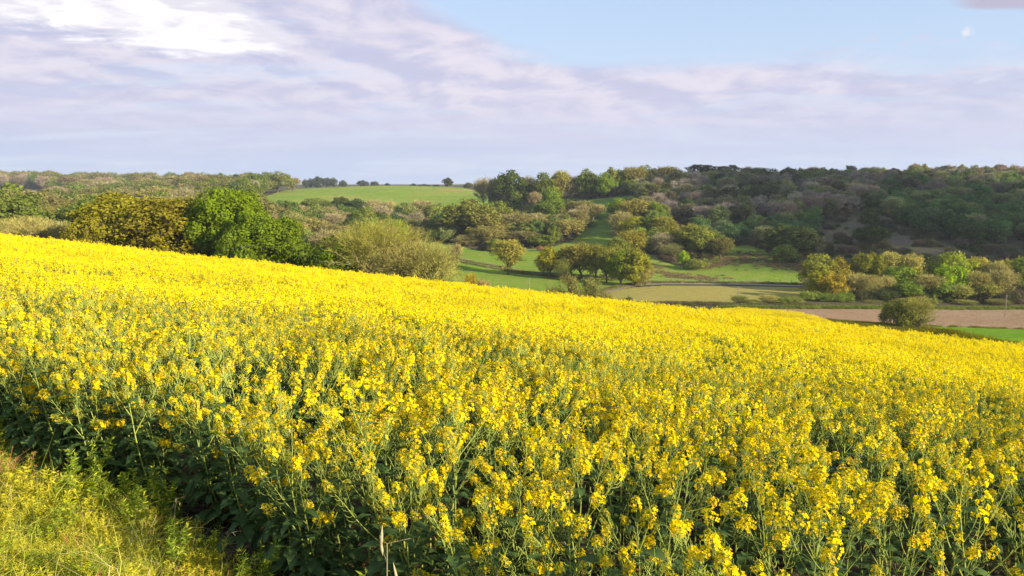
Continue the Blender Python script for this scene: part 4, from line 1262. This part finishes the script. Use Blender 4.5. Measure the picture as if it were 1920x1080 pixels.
def make_rape(seed, H=1.25, nb=8, lean=(0, 0), lod=0, leaves=1.0, nleaf_low=9, spread=1.0, hs=1.0, flo=.42):
    r = np.random.default_rng(seed)
    st = MB(); fo = MB(); heads = []
    ax = []
    d0 = np.array([lean[0] + r.normal() * .06, lean[1] + r.normal() * .06, 1.])
    p, d = branch_curve(np.array([0, 0, -.03]), d0, H * r.uniform(.92, 1.03), r, up=.1, n=9, wig=.035)
    st.tube(p, np.linspace(.0075, .0018, len(p)), 5 if lod == 0 else 3, 0, .4)
    ax.append((p, d, .78))
    for i in range(nb):
        f = flo + (.88 - flo) * (i + r.random() * .6) / nb
        k = f * (len(p) - 1); q = p[int(k)] + (p[int(k) + 1] - p[int(k)]) * (k % 1)
        a = i * 2.4 + r.random() * .7
        dd = norm(np.array([math.cos(a) * .72 * spread, math.sin(a) * .72 * spread, 1.0]) + np.array([lean[0], lean[1], 0]) * 1.2)
        L = H * (1 - f) * r.uniform(.8, 1.12)
        L = max(L, .22) if flo > .4 else min(max(L, .22), r.uniform(.3, .55))
        b, bd = branch_curve(q, dd, L, r, up=.35, n=6, wig=.06)
        st.tube(b, np.linspace(.0036, .0014, len(b)), 4 if lod == 0 else 3, 0, .5)
        ax.append((b, bd, .42))
        # leaf at the node
        if leaves > 0:
            for z_ in range(2 if lod == 0 else 1): leaf(fo, q + np.array([0, 0, -.06 * z_]), np.array([math.cos(a + z_ * 2), math.sin(a + z_ * 2), .15]), r.uniform(.08, .17), .018 + .012 * r.random(), r, 0, .35, False, 5 if lod == 0 else 2)
        if lod == 0:
            for j in range(2):
                kk = r.integers(2, len(b) - 1); q2 = b[kk]
                d2 = norm(bd + r.normal(size=3) * .5)
                b2, bd2 = branch_curve(q2, d2, L * .42 * r.uniform(.6, 1.1), r, up=.3, n=4, wig=.06)
                st.tube(b2, np.linspace(.002, .0010, len(b2)), 3, 0, .6)
                if r.random() < .45: ax.append((b2, bd2, .35))
                leaf(fo, q2, d2 + r.normal(size=3) * .3, .05 + .04 * r.random(), .008, r, 0, .3, False, 3)
    for (b, bd, f0) in ax:
        hb = MB()
        raceme(b[-1], norm(b[-1] - b[-2]), r, hb, st, lod, (.80 + .50 * r.random() ** 1.5) * hs)
        heads.append(hb)
        if lod < 2: pods(b, r, st, f0, lod, int(r.integers(13, 25)) if lod == 0 else 15)
    if leaves > 0:
        for i in range(int(nleaf_low * leaves)):
            f = .04 + .5 * i / max(1, nleaf_low) + .03 * r.random()
            k = f * (len(p) - 1); q = p[int(k)] + (p[int(k) + 1] - p[int(k)]) * (k % 1)
            a = i * 2.4 + r.random(); L = r.uniform(.18, .34) * (1.1 - f)
            dead = f < .16 and r.random() < .6
            leaf(fo, q, np.array([math.cos(a), math.sin(a), r.uniform(.1, .6)]), L * (.6 if dead else 1), L * (.09 if dead else r.uniform(.12, .22)), r, 1 if dead else 0, 1.3 if dead else r.uniform(.4, .95), True, 10 if lod == 0 else 4)
    return st, fo, heads


MATS_ST = [M['rape_stem']]; MATS_FO = [M['rape_leaf'], M['dead_leaf']]; MATS_FL = [M['petal'], M['bud']]; MATS_FLF = [M['petal_far'], M['bud']]


def merge(mbs):
    """merge [(MB, material offset)] -> MB"""
    o = MB()
    for b, off in mbs:
        for v in b.v: o.v.append(v)
        for c in b.c: o.c.append(c)
        o.f += [[i + o.n for i in f] for f in b.f]; o.mi += [m + off for m in b.mi]; o.n += b.n
    return o


def rape_joined(seed, lod, **kw):
    st, fo, hd = make_rape(seed, lod=lod, **kw)
    mb = merge([(st, 0), (fo, 1)] + [(h, 3) for h in hd])
    return mb.mesh('rape_joined', MATS_ST + MATS_FO + (MATS_FL if lod == 0 else MATS_FLF))


def rape_patch(seed, nstem=14, size=.9):
    """far crop: a small patch of upper stems and flower heads"""
    r = np.random.default_rng(seed); mbs = []
    out = MB()
    for i in range(nstem):
        x, y = r.uniform(-size / 2, size / 2, 2); h = r.normal(1.19, .085) + (.16 * r.random() if r.random() < .12 else 0)
        fh = MB(); s2 = MB()
        for j in range(8):
            a = r.random() * 6.28; rad = .02 + .13 * r.random(); hh = h - .02 - abs(r.normal()) * .13
            tip = np.array([x + math.cos(a) * rad, y + math.sin(a) * rad, hh])
            raceme(tip, norm(np.array([math.cos(a) * .25, math.sin(a) * .25, 1.])), r, fh, s2, 2, 1.0)
            b0 = np.array([x, y, h - .55]); sd_ = np.array([math.sin(a), -math.cos(a), 0]) * .003
            out.add([b0 - sd_, b0 + sd_, tip + sd_, tip - sd_], [(0, 1, 2, 3)], 0, r.random())
        # pods and leaves as blades
        n = 40
        P = np.column_stack([x + r.normal(size=n) * .10, y + r.normal(size=n) * .10, h - .12 - np.abs(r.normal(size=n)) * .22])
        out.cards(quads_at(P, rand_dirs(n, r), .035, r, .16), 0, r.random(n))
        n = 8
        P = np.column_stack([x + r.normal(size=n) * .12, y + r.normal(size=n) * .12, h * r.random(n) * .7])
        out.cards(quads_at(P, rand_dirs(n, r), .10, r, .4), 1, r.random(n))
        mbs.append((fh, 3))
    return merge([(out, 0)] + mbs).mesh('rape_patch', MATS_ST + MATS_FO + MATS_FLF)


def frand(n, a, b): return rng.uniform(a, b, n)


# sample plant positions in the field
def field_points(d0, d1, dens, seed, umax=.74, extra=1.6):
    r = np.random.default_rng(seed)
    x0, x1 = -umax * d1 - extra, umax * d1 + extra
    n = int((x1 - x0) * (d1 - d0) * dens)
    x = r.uniform(x0, x1, n); y = r.uniform(d0, d1, n)
    k = in_field(x, y) & (np.abs(x) < umax * np.maximum(y, 0) + extra)
    return x[k], y[k], r


# --- individual plants nearest the camera
ECUT = 5.2
x, y, r = field_points(-.5, 11.0, 9.0, 5, .76, 1.8)
kk_ = r.random(len(x)) < np.clip(.40 + (y - 2.5) * .13, .4, 1)
x, y = x[kk_], y[kk_]
dist = np.hypot(x, y)
px_ = np.abs(x) / np.maximum(y, .2)
edge_d = (y - edge_y(x)) * .80          # distance from the field's front edge
infr = (px_ < .80) & (y > 1.25)
# an extra close-set row along the very edge, as sown
ne = 150
xe = rng.uniform(-9, 2.4, ne); ye = edge_y(xe) + rng.uniform(.03, .75, ne)
ke = (np.abs(xe) < .76 * np.maximum(ye, .3) + 1.2) & (ye > 1.2)
x = np.concatenate([x, xe[ke]]); y = np.concatenate([y, ye[ke]])
dist = np.hypot(x, y); px_ = np.abs(x) / np.maximum(y, .2); edge_d = (y - edge_y(x)) * .80; infr = (px_ < .80) & (y > 1.25)
score = dist + np.where(edge_d < .8, -1.6, 0) + np.where(infr, 0, 50)
order = np.argsort(score)
keep_ind = order[:296]
rest = order[296:]
NP = 7
protos = []
for k in range(NP):
    edge = k < 3
    st, fo, hd = make_rape(500 + k, flo=[.5, .30, .5][k] if edge else .42, hs=.95 if edge else 1.06, H=1.16 if edge else 1.22, nb=[4, 5, 3][k] if edge else 5, lean=(-.07, -.14) if edge else (-.02, -.04), nleaf_low=26 if edge else 11, spread=.85)
    ms = st.mesh('rape_stem', MATS_ST, True); mf = fo.mesh('rape_foliage', MATS_FO, True)
    mh = [h.mesh('rape_head', MATS_FL) for h in hd]
    protos.append((ms, mf, mh))
for n_, i in enumerate(keep_ind):
    ed = edge_d[i]
    k = int(r.integers(0, 3)) if ed < .55 else int(r.integers(3, NP))
    ms, mf, mh = protos[k]
    e = bpy.data.objects.new('rapeseed_plant', None); COL.objects.link(e)
    e.empty_display_size = .2
    e.location = (x[i], y[i], hgt(x[i], y[i]))
    ang = r.uniform(-.6, .6) if ed < .55 else r.uniform(0, 6.28)
    s = r.uniform(.90, 1.10)
    e.rotation_euler = (r.normal() * .05, r.normal() * .05, ang); e.scale = (s, s, s * r.uniform(.93, 1.05))
    pxx = 960 + 1478 * x[i] / max(y[i], .5)
    where = ['far left', 'left', 'left of centre', 'centre', 'right of centre', 'right', 'far right'][int(np.clip(pxx // 275, 0, 6))]
    if ed < .55:
        lab, grp = 'flowering rapeseed plant on the shaded outer edge of the field, %s' % where, 'rapeseed plants along the front edge of the field, %s' % where
    else:
        band = 'nearest to the camera' if y[i] < 3.4 else 'a few rows behind the edge' if y[i] < 5.2 else 'deeper in the crop'
        lab, grp = 'yellow rapeseed plant %s, %s' % (band, where), 'rapeseed plants %s, %s' % (band, where)
    tag(e, lab, 'rapeseed plant', grp)
    new_obj('stem', ms, e); new_obj('foliage', mf, e)
    for m_ in mh: new_obj('flower_head', m_, e)

# --- the rest of the crop, one object
meshes = [rape_joined(600 + k, 0, H=1.22, nb=6, lean=(0, -.02), spread=.9, hs=.84) for k in range(4)]
meshes += [rape_joined(700 + k, 1, H=1.20, nb=9, leaves=.6, hs=.95) for k in range(5)]
meshes += [rape_patch(800 + k) for k in range(6)]
PT, RT, SC, IX = [], [], [], []


def push(xs, ys, lo, hi, smin, smax, r):
    n = len(xs); zs = height(xs, ys)
    PT.append(np.column_stack([xs, ys, zs])); RT.append(np.column_stack([r.normal(size=n) * .05, r.normal(size=n) * .05, r.uniform(0, 6.28, n)]))
    s = r.uniform(smin, smax, n); 
    wav = .035 * np.sin(xs * .6 + ys * .23) + .04 * np.sin(ys * .5 - xs * .31 + 1)
    SC.append(np.column_stack([s, s, s * (1 + wav)])); IX.append(r.integers(lo, hi, n))


push(x[rest], y[rest], 0, 4, .9, 1.1, r)
xa, ya, ra = field_points(11.0, 30.0, 13.0, 6)
push(xa, ya, 4, 9, .9, 1.14, ra)
xa, ya, ra = field_points(26.0, 160.0, 1.75, 8)
push(xa, ya, 9, 15, .92, 1.08, ra)
# a few taller stragglers
xa, ya, ra = field_points(4.0, 84.0, .30, 9)
n = len(xa); push(xa, ya, 4, 9, 1.05, 1.24, ra)
for (px, py, d, s) in ((1716, 612, 24, 1.42), (1712, 618, 24.2, 1.35), (1352, 568, 42, 1.6), (1040, 545, 50, 1.5), (1880, 640, 22, 1.25), (1800, 634, 23, 1.3), (1790, 637, 22.6, 1.3)):
    xx = ray(px, 345)[0] * d
    PT.append(np.array([[xx, d, hgt(xx, d)]])); RT.append(np.zeros((1, 3))); SC.append(np.array([[1, 1, s * .9]])); IX.append(np.array([4]))
PT = np.concatenate(PT); print('rape instances', len(PT))
scatter_object('rapeseed_crop', meshes, PT, np.concatenate(RT), np.concatenate(SC), np.concatenate(IX), None, 'yellow flowering rapeseed crop covering the sloping field to its crest', 'rapeseed crop')

# ------------------------------------------------------------------ olive margin: tufted strip beyond the crest, right
mt = [tuft_mesh(900 + k, 70, .75, 1.1, [leafy('margin_blade', (.16, .15, .012), transl=.3, var=.35, inst_var=.15)], .018) for k in range(3)]
r = np.random.default_rng(55)
yy = r.uniform(60, 160, 30000); xx = r.uniform(20, 118, 30000)
k = region(xx, yy) == 92
xx, yy = xx[k], yy[k]; n = len(xx)
scatter_object('margin_grass', mt, np.column_stack([xx, yy, height(xx, yy)]), np.column_stack([np.zeros((n, 2)), r.uniform(0, 6.28, n)]), np.repeat(r.uniform(.5, .9, (n, 1)), 3, 1), r.integers(0, 3, n), None,
               'olive tufted strip between the rape and the young green field', 'grass')

# ------------------------------------------------------------------ grass verge, lower left
def weed_mesh(seed, h=.35, n=46, mats=None, ls=.012):
    """bushy weed: upright stems set with small narrow leaves"""
    r = np.random.default_rng(seed); b = MB()
    for i in range(9):
        p, d = branch_curve(np.array([r.normal() * .03, r.normal() * .03, 0]), np.array([r.normal() * .25, r.normal() * .25, 1.]), h * r.uniform(.6, 1.05), r, up=.2, n=5, wig=.08)
        b.tube(p, np.linspace(.0018, .0008, 6), 3, 0, .5)
        kk = r.random(n) ** .7 * 4.99
        P = np.array([p[int(q)] + (p[int(q) + 1] - p[int(q)]) * (q % 1) for q in kk])
        D = norm(rand_dirs(n, r) * np.array([1, 1, .4]) + np.array([0, 0, .35]))
        sd_ = norm(np.cross(D, rand_dirs(n, r))) * ls * .22; L = ls * (1.2 + r.random((n, 1)))
        b.cards(np.stack([P, P + D * L * .5 + sd_, P + D * L, P + D * L * .5 - sd_], 1), 0, r.random(n))
    return b.mesh('weed', mats)


vm = [tuft_mesh(40 + k, 34, .30, .10, [M['grass_blade']], .0016) for k in range(3)]                # 0-2 grass
vm += [tuft_mesh(50 + k, 16, .50, .12, [M['grass_blade']], .0015) for k in range(2)]               # 3-4 tall wisps
vm += [weed_mesh(60 + k, .22, 34, [M['weed']], .013) for k in range(4)]                            # 5-8 low weeds
vm += [weed_mesh(70, .30, 40, [M['redweed']], .008), tuft_mesh(80, 14, .42, .12, [M['straw']], .0013)]   # 9 red spikes, 10 straw
vm += [weed_mesh(90 + k, .42, 80, [M['weed_green']], .020) for k in range(2)]                      # 11-12 tall green weeds
r = np.random.default_rng(77)
n = 46000
yy = r.uniform(.8, 12, n); xx = r.uniform(-9, 2.0, n)
ed = (edge_y(xx) - yy) * .8
p_in = np.clip((ed - .12 + .16 * np.sin(xx * 4.1) + .10 * np.sin(xx * 9.7 + 1)) / .30, 0, 1)
k = (ed > -.45) & (r.random(n) < np.clip(p_in + .05, 0, 1)) & (xx > -.80 * yy - .8) & (ed < 7)
xx, yy, ed = xx[k], yy[k], ed[k]; n = len(xx)
clump = np.sin(xx * 2.3 + yy * 1.7) * np.cos(yy * 2.9 - xx)
ii = r.choice(13, n, p=[.15, .14, .13, .02, .02, .13, .13, .12, .10, .025, .02, .01, .005])
ii = np.where((clump > .35) & (r.random(n) < .35), r.integers(5, 9, n), ii)
ii = np.where((np.abs(ed - .1) < .28) & (r.random(n) < .12), r.integers(11, 13, n), ii)
sc = r.uniform(.40, 1.30, (n, 1)) * (1 + .40 * clump)[:, None] * np.clip(.7 + ed * .9, .6, 1.0)[:, None]
print('verge', n)
scatter_object('verge_grass', vm, np.column_stack([xx, yy, height(xx, yy) - .01]), np.column_stack([r.normal(size=(n, 2)) * .12, r.uniform(0, 6.28, n)]), np.repeat(sc, 3, 1), ii, None,
               'sunlit yellow-green grass and weeds on the verge, bottom left', 'grass')

# dry litter on the bare strip at the foot of the crop
lb = MB(); r = np.random.default_rng(91)
for i in range(900):
    px0 = r.uniform(-4.5, 1.2); py0 = float(edge_y(px0)) + r.uniform(-.25, .7)
    a = r.random() * 3.14; L = r.uniform(.04, .22)
    z0 = hgt(px0, py0) + .006 + .02 * r.random()
    p1 = np.array([px0, py0, z0]); p2 = p1 + np.array([math.cos(a) * L, math.sin(a) * L, r.normal() * .015])
    lb.tube(np.array([p1, (p1 + p2) / 2 + np.array([0, 0, .012]), p2]), .0015, 3, 0, r.random())
tag(new_obj('dry_litter', lb.mesh('dry_litter', [M['straw']])), 'dry straw stalks on the shaded soil at the foot of the crop', 'litter', kind='stuff')


# wild oats: individual stalks
def wild_oat(px, d, h, label, bend=(.10, .0), npk=5, spk=.022, stalk=True):
    u = ray(px, 345)[0]; x = u * d; z = hgt(x, d)
    e = bpy.data.objects.new('wild_oat', None); COL.objects.link(e); e.location = (x, d, z); e.empty_display_size = .1
    tag(e, label, 'grass stalk')
    b = MB(); r = np.random.default_rng(int(px))
    pts = np.array([[0, 0, -.02], [bend[0] * .25, 0, h * .45], [bend[0] * .6, 0, h * .85], [bend[0], bend[1], h], [bend[0] * 1.0 + .05, bend[1], h + .012]])
    b.tube(pts, [.0028, .0024, .0018, .0011, .0007], 4)
    leaf(b, pts[1], np.array([1, .1, .6]), h * .5, .004, r, 0, .5, False, 6)
    sp = []
    for i in range(npk):
        f = .55 + .45 * i / max(1, npk - 1)
        q = pts[2] + (pts[3] - pts[2]) * (f - .55) / .45
        o = np.array([math.cos(i * 2.1) * .022, math.sin(i * 2.1) * .015, .012 - .01 * (i % 2)])
        t_ = q + o
        b.tube(np.array([q, q + o * .6 + np.array([0, 0, .008]), t_]), .0005, 3)
        sp.append(t_)
    new_obj('stalk', b.mesh('oat_stalk', [M['straw']], True), e)
    for i, t_ in enumerate(sp):
        s = MB(); dn = norm(np.array([.2 * math.cos(i), .1, -1.0 if spk < .03 else 1.0]))
        s.tube(np.array([t_, t_ + dn * spk * .35, t_ + dn * spk * .75, t_ + dn * spk * 1.4]), [.0006, spk * .11, spk * .09, .0003], 5)
        new_obj('spikelet', s.mesh('oat_spikelet', [M['straw']], True), e)
    return e


wild_oat(283, 4.75, .46, 'pale drooping oat stalk standing against the dark leaves at the verge edge', (.05, 0), 6)
wild_oat(446, 3.95, .16, 'short bent pale grass stalk at the bottom edge of the dark soil', (.03, 0), 2)
wild_oat(700, 1.6, 1.50, 'pale oat head rising close to the camera at the bottom centre', (.012, 0), 6, .032)

# ------------------------------------------------------------------ poles and fences
def utility_pole(px, top, d, label, rad=.085):
    u, t = ray(px, top); x = ray(px, 345)[0] * d; z = hgt(x, d)
    H = CAMZ + t * d - z
    e = bpy.data.objects.new('utility_pole', None); COL.objects.link(e); e.location = (x, d, z)
    tag(e, label, 'pole', 'utility poles in the valley')
    b = MB(); b.tube(np.array([[0, 0, -.5], [0, 0, H * .5], [0, 0, H]]), [rad * 1.2, rad, rad * .8], 8)
    new_obj('post', b.mesh('pole_post', [M['pole']], True), e)
    for s in (-1, 1):
        k = MB(); k.tube(np.array([[s * rad, 0, H - .32], [s * .2, 0, H - .3], [s * .2, 0, H - .12]]), [.02, .035, .03], 6)
        new_obj('insulator', k.mesh('pole_insulator', [M['wire']]), e)


utility_pole(1905, 553, 172, 'thin utility pole on the ploughed field near the right edge')
utility_pole(1392, 537, 196, 'thin utility pole in front of the tan stubble field')
utility_pole(993, 521, 205, 'thin utility pole on the lower green meadow')
utility_pole(958, 494, 252, 'short thin pole beside the slender tan tree on the path', .09)


def fence(pts, label, sp=3.2, h=1.15, wires=2):
    e = bpy.data.objects.new('wire_fence', None); COL.objects.link(e)
    x0, y0 = pts[0]; z0 = hgt(x0, y0); e.location = (x0, y0, z0)
    tag(e, label, 'fence')
    pos = []
    for a, b in zip(pts[:-1], pts[1:]):
        n = max(1, int(math.hypot(b[0] - a[0], b[1] - a[1]) / sp))
        for i in range(n): pos.append((a[0] + (b[0] - a[0]) * i / n, a[1] + (b[1] - a[1]) * i / n))
    pos.append(pts[-1])
    if len(pos) > 98: pos = pos[::2]
    b = MB(); b.tube(np.array([[0, 0, -.3], [0, 0, h * .5], [.01, 0, h]]), [.075, .07, .065], 6)
    pm = b.mesh('fence_post', [M['wood_post']], True)
    for (x, y) in pos:
        o = new_obj('post', pm, e, (x - x0, y - y0, hgt(x, y) - z0))
        o.rotation_euler = (random.gauss(0, .04), random.gauss(0, .04), random.random() * 6)
    for w in range(wires):
        wb = MB(); hh = h * (.9 - .4 * w)
        wb.tube(np.array([(x - x0, y - y0, hgt(x, y) - z0 + hh) for x, y in pos]), .012, 3)
        new_obj('wire', wb.mesh('fence_wire', [M['wire']]), e)


off = lambda P, dy: [(a, b + dy) for a, b in P]
fence(off(LANE[1:], 2.4), 'post and wire fence along the upper side of the meadow path')
fence([hit(px, py) for px, py in ((1200, 531), (1260, 529), (1340, 530), (1420, 531), (1505, 532))], 'post and wire fence between the farm track and the green bank')
fence([hit(px, py) for px, py in ((850, 486), (900, 494), (940, 502))], 'short fence line along the dip on the left of the meadow', 2.6)

# rough herbage along the track, path and hedge foot
hm = [tuft_mesh(300 + k, 60, .8, 1.0, [M['hedge']], .03) for k in range(3)]
pts, tin = [], []
r = np.random.default_rng(66)
def line_scatter(P, n, w, cols, off_=0):
    P = np.array(P)
    for i in range(n):
        k = r.integers(0, len(P) - 1); f = r.random(); a = P[k] + (P[k + 1] - P[k]) * f
        x, y = a[0] + r.normal() * w, a[1] + off_ + r.normal() * w
        pts.append((x, y, hgt(x, y) - .05)); tin.append(cols[r.integers(len(cols))])
line_scatter(LANE, 420, .7, [(.22, .19, .08), (.14, .16, .04), (.25, .22, .12)], 2.6)
line_scatter(LANE, 300, .6, [(.17, .19, .05), (.14, .16, .04)], -2.4)
line_scatter(TRACK, 500, .8, [(.18, .17, .06), (.24, .19, .09), (.13, .17, .03)], 3.2)
line_scatter([hit(px, py) for px, py in ((1180, 571), (1260, 570), (1330, 571), (1400, 574), (1520, 574))], 700, 1.3, [(.12, .10, .05), (.15, .12, .07), (.12, .13, .04)])
line_scatter([hit(px, py) for px, py in ((1360, 577), (1520, 578), (1700, 578), (1940, 579))], 1500, .8, [(.15, .20, .03), (.17, .20, .03)])
line_scatter([hit(px, py) for px, py in ((1205, 492), (1240, 512), (1290, 520), (1350, 524))], 260, 3.0, [(.26, .19, .09), (.22, .18, .08)])
line_scatter([hit(px, py) for px, py in ((1330, 500), (1400, 480), (1470, 498), (1530, 505))], 600, 5.0, [(.26, .16, .09), (.22, .14, .09), (.18, .18, .05)])
n = len(pts)
scatter_object('rough_herbage', hm, pts, np.column_stack([np.zeros((n, 2)), r.uniform(0, 6.28, n)]), np.repeat(r.uniform(.6, 1.3, (n, 1)), 3, 1), r.integers(0, 3, n), tin, 'rough herbage and bracken along the track, the path and the field edges', 'undergrowth')

# ------------------------------------------------------------------ unseen cloud, added to shade the hill wood (out of frame, towards the sun)
def shadow_cloud():
    poly = P2((1212, 470), (1215, 415), (1262, 375), (1290, 335), (1400, 322), (1470, 300), (1530, 262), (1640, 262), (1820, 262), (2150, 262), (2250, 415), (1800, 418), (1690, 455), (1560, 500), (1400, 520), (1290, 500))
    r = np.random.default_rng(3); b = MB()
    t = 1650.0
    import bmesh as _bm
    bm = _bm.new(); _bm.ops.create_icosphere(bm, subdivisions=2, radius=1.0)
    V = np.array([v.co[:] for v in bm.verts]); F = [[v.index for v in f.verts] for f in bm.faces]; bm.free()
    mn, mx = poly.min(0), poly.max(0)
    S = np.array(SDIR)
    for gx in np.arange(mn[0], mx[0], 15):
        for gy in np.arange(mn[1], mx[1], 15):
            if not inside(poly, np.array([gx]), np.array([gy]))[0]: continue
            x, y = gx + r.normal() * 4, gy + r.normal() * 4
            c = np.array([x, y, hgt(x, y) + 4]) + S * (t + r.normal() * 12)
            rad = r.uniform(6.6, 10.5)
            vv = V * rad * np.array([1, 1, .7]) * (1 + .12 * r.normal(size=(len(V), 1)))
            b.add(c + vv, F)
    m, tt, out = mat('shade_cloud_white'); d = tt.add('ShaderNodeBsdfDiffuse'); d.inputs[0].default_value = (.85, .85, .88, 1); tt.l.new(d.outputs[0], out.inputs[0])
    o = new_obj('added_shade_cloud', b.mesh('cloud', [m], True)); tag(o, kind='structure')


shadow_cloud()


# ------------------------------------------------------------------ the air
def haze_box():
    bmn, bmx = (-5300, -60, -75), (5300, 4300, 130)
    v = [(a, b, c) for a in (bmn[0], bmx[0]) for b in (bmn[1], bmx[1]) for c in (bmn[2], bmx[2])]
    f = [(0, 1, 3, 2), (4, 6, 7, 5), (0, 4, 5, 1), (2, 3, 7, 6), (0, 2, 6, 4), (1, 5, 7, 3)]
    me = bpy.data.meshes.new('haze'); me.from_pydata(v, [], f)
    m = bpy.data.materials.new('haze_air'); m.use_nodes = True
    t = NT(m.node_tree); t.n.clear(); out = t.add('ShaderNodeOutputMaterial')
    p = t.add('ShaderNodeVolumePrincipled'); p.inputs['Color'].default_value = (.80, .88, 1.0, 1); p.inputs['Density'].default_value = HAZE
    p.inputs['Anisotropy'].default_value = 0.1
    t.l.new(p.outputs[0], out.inputs['Volume']); me.materials.append(m)
    tag(new_obj('haze', me), kind='stuff')


HAZE = 0.00011
haze_box()
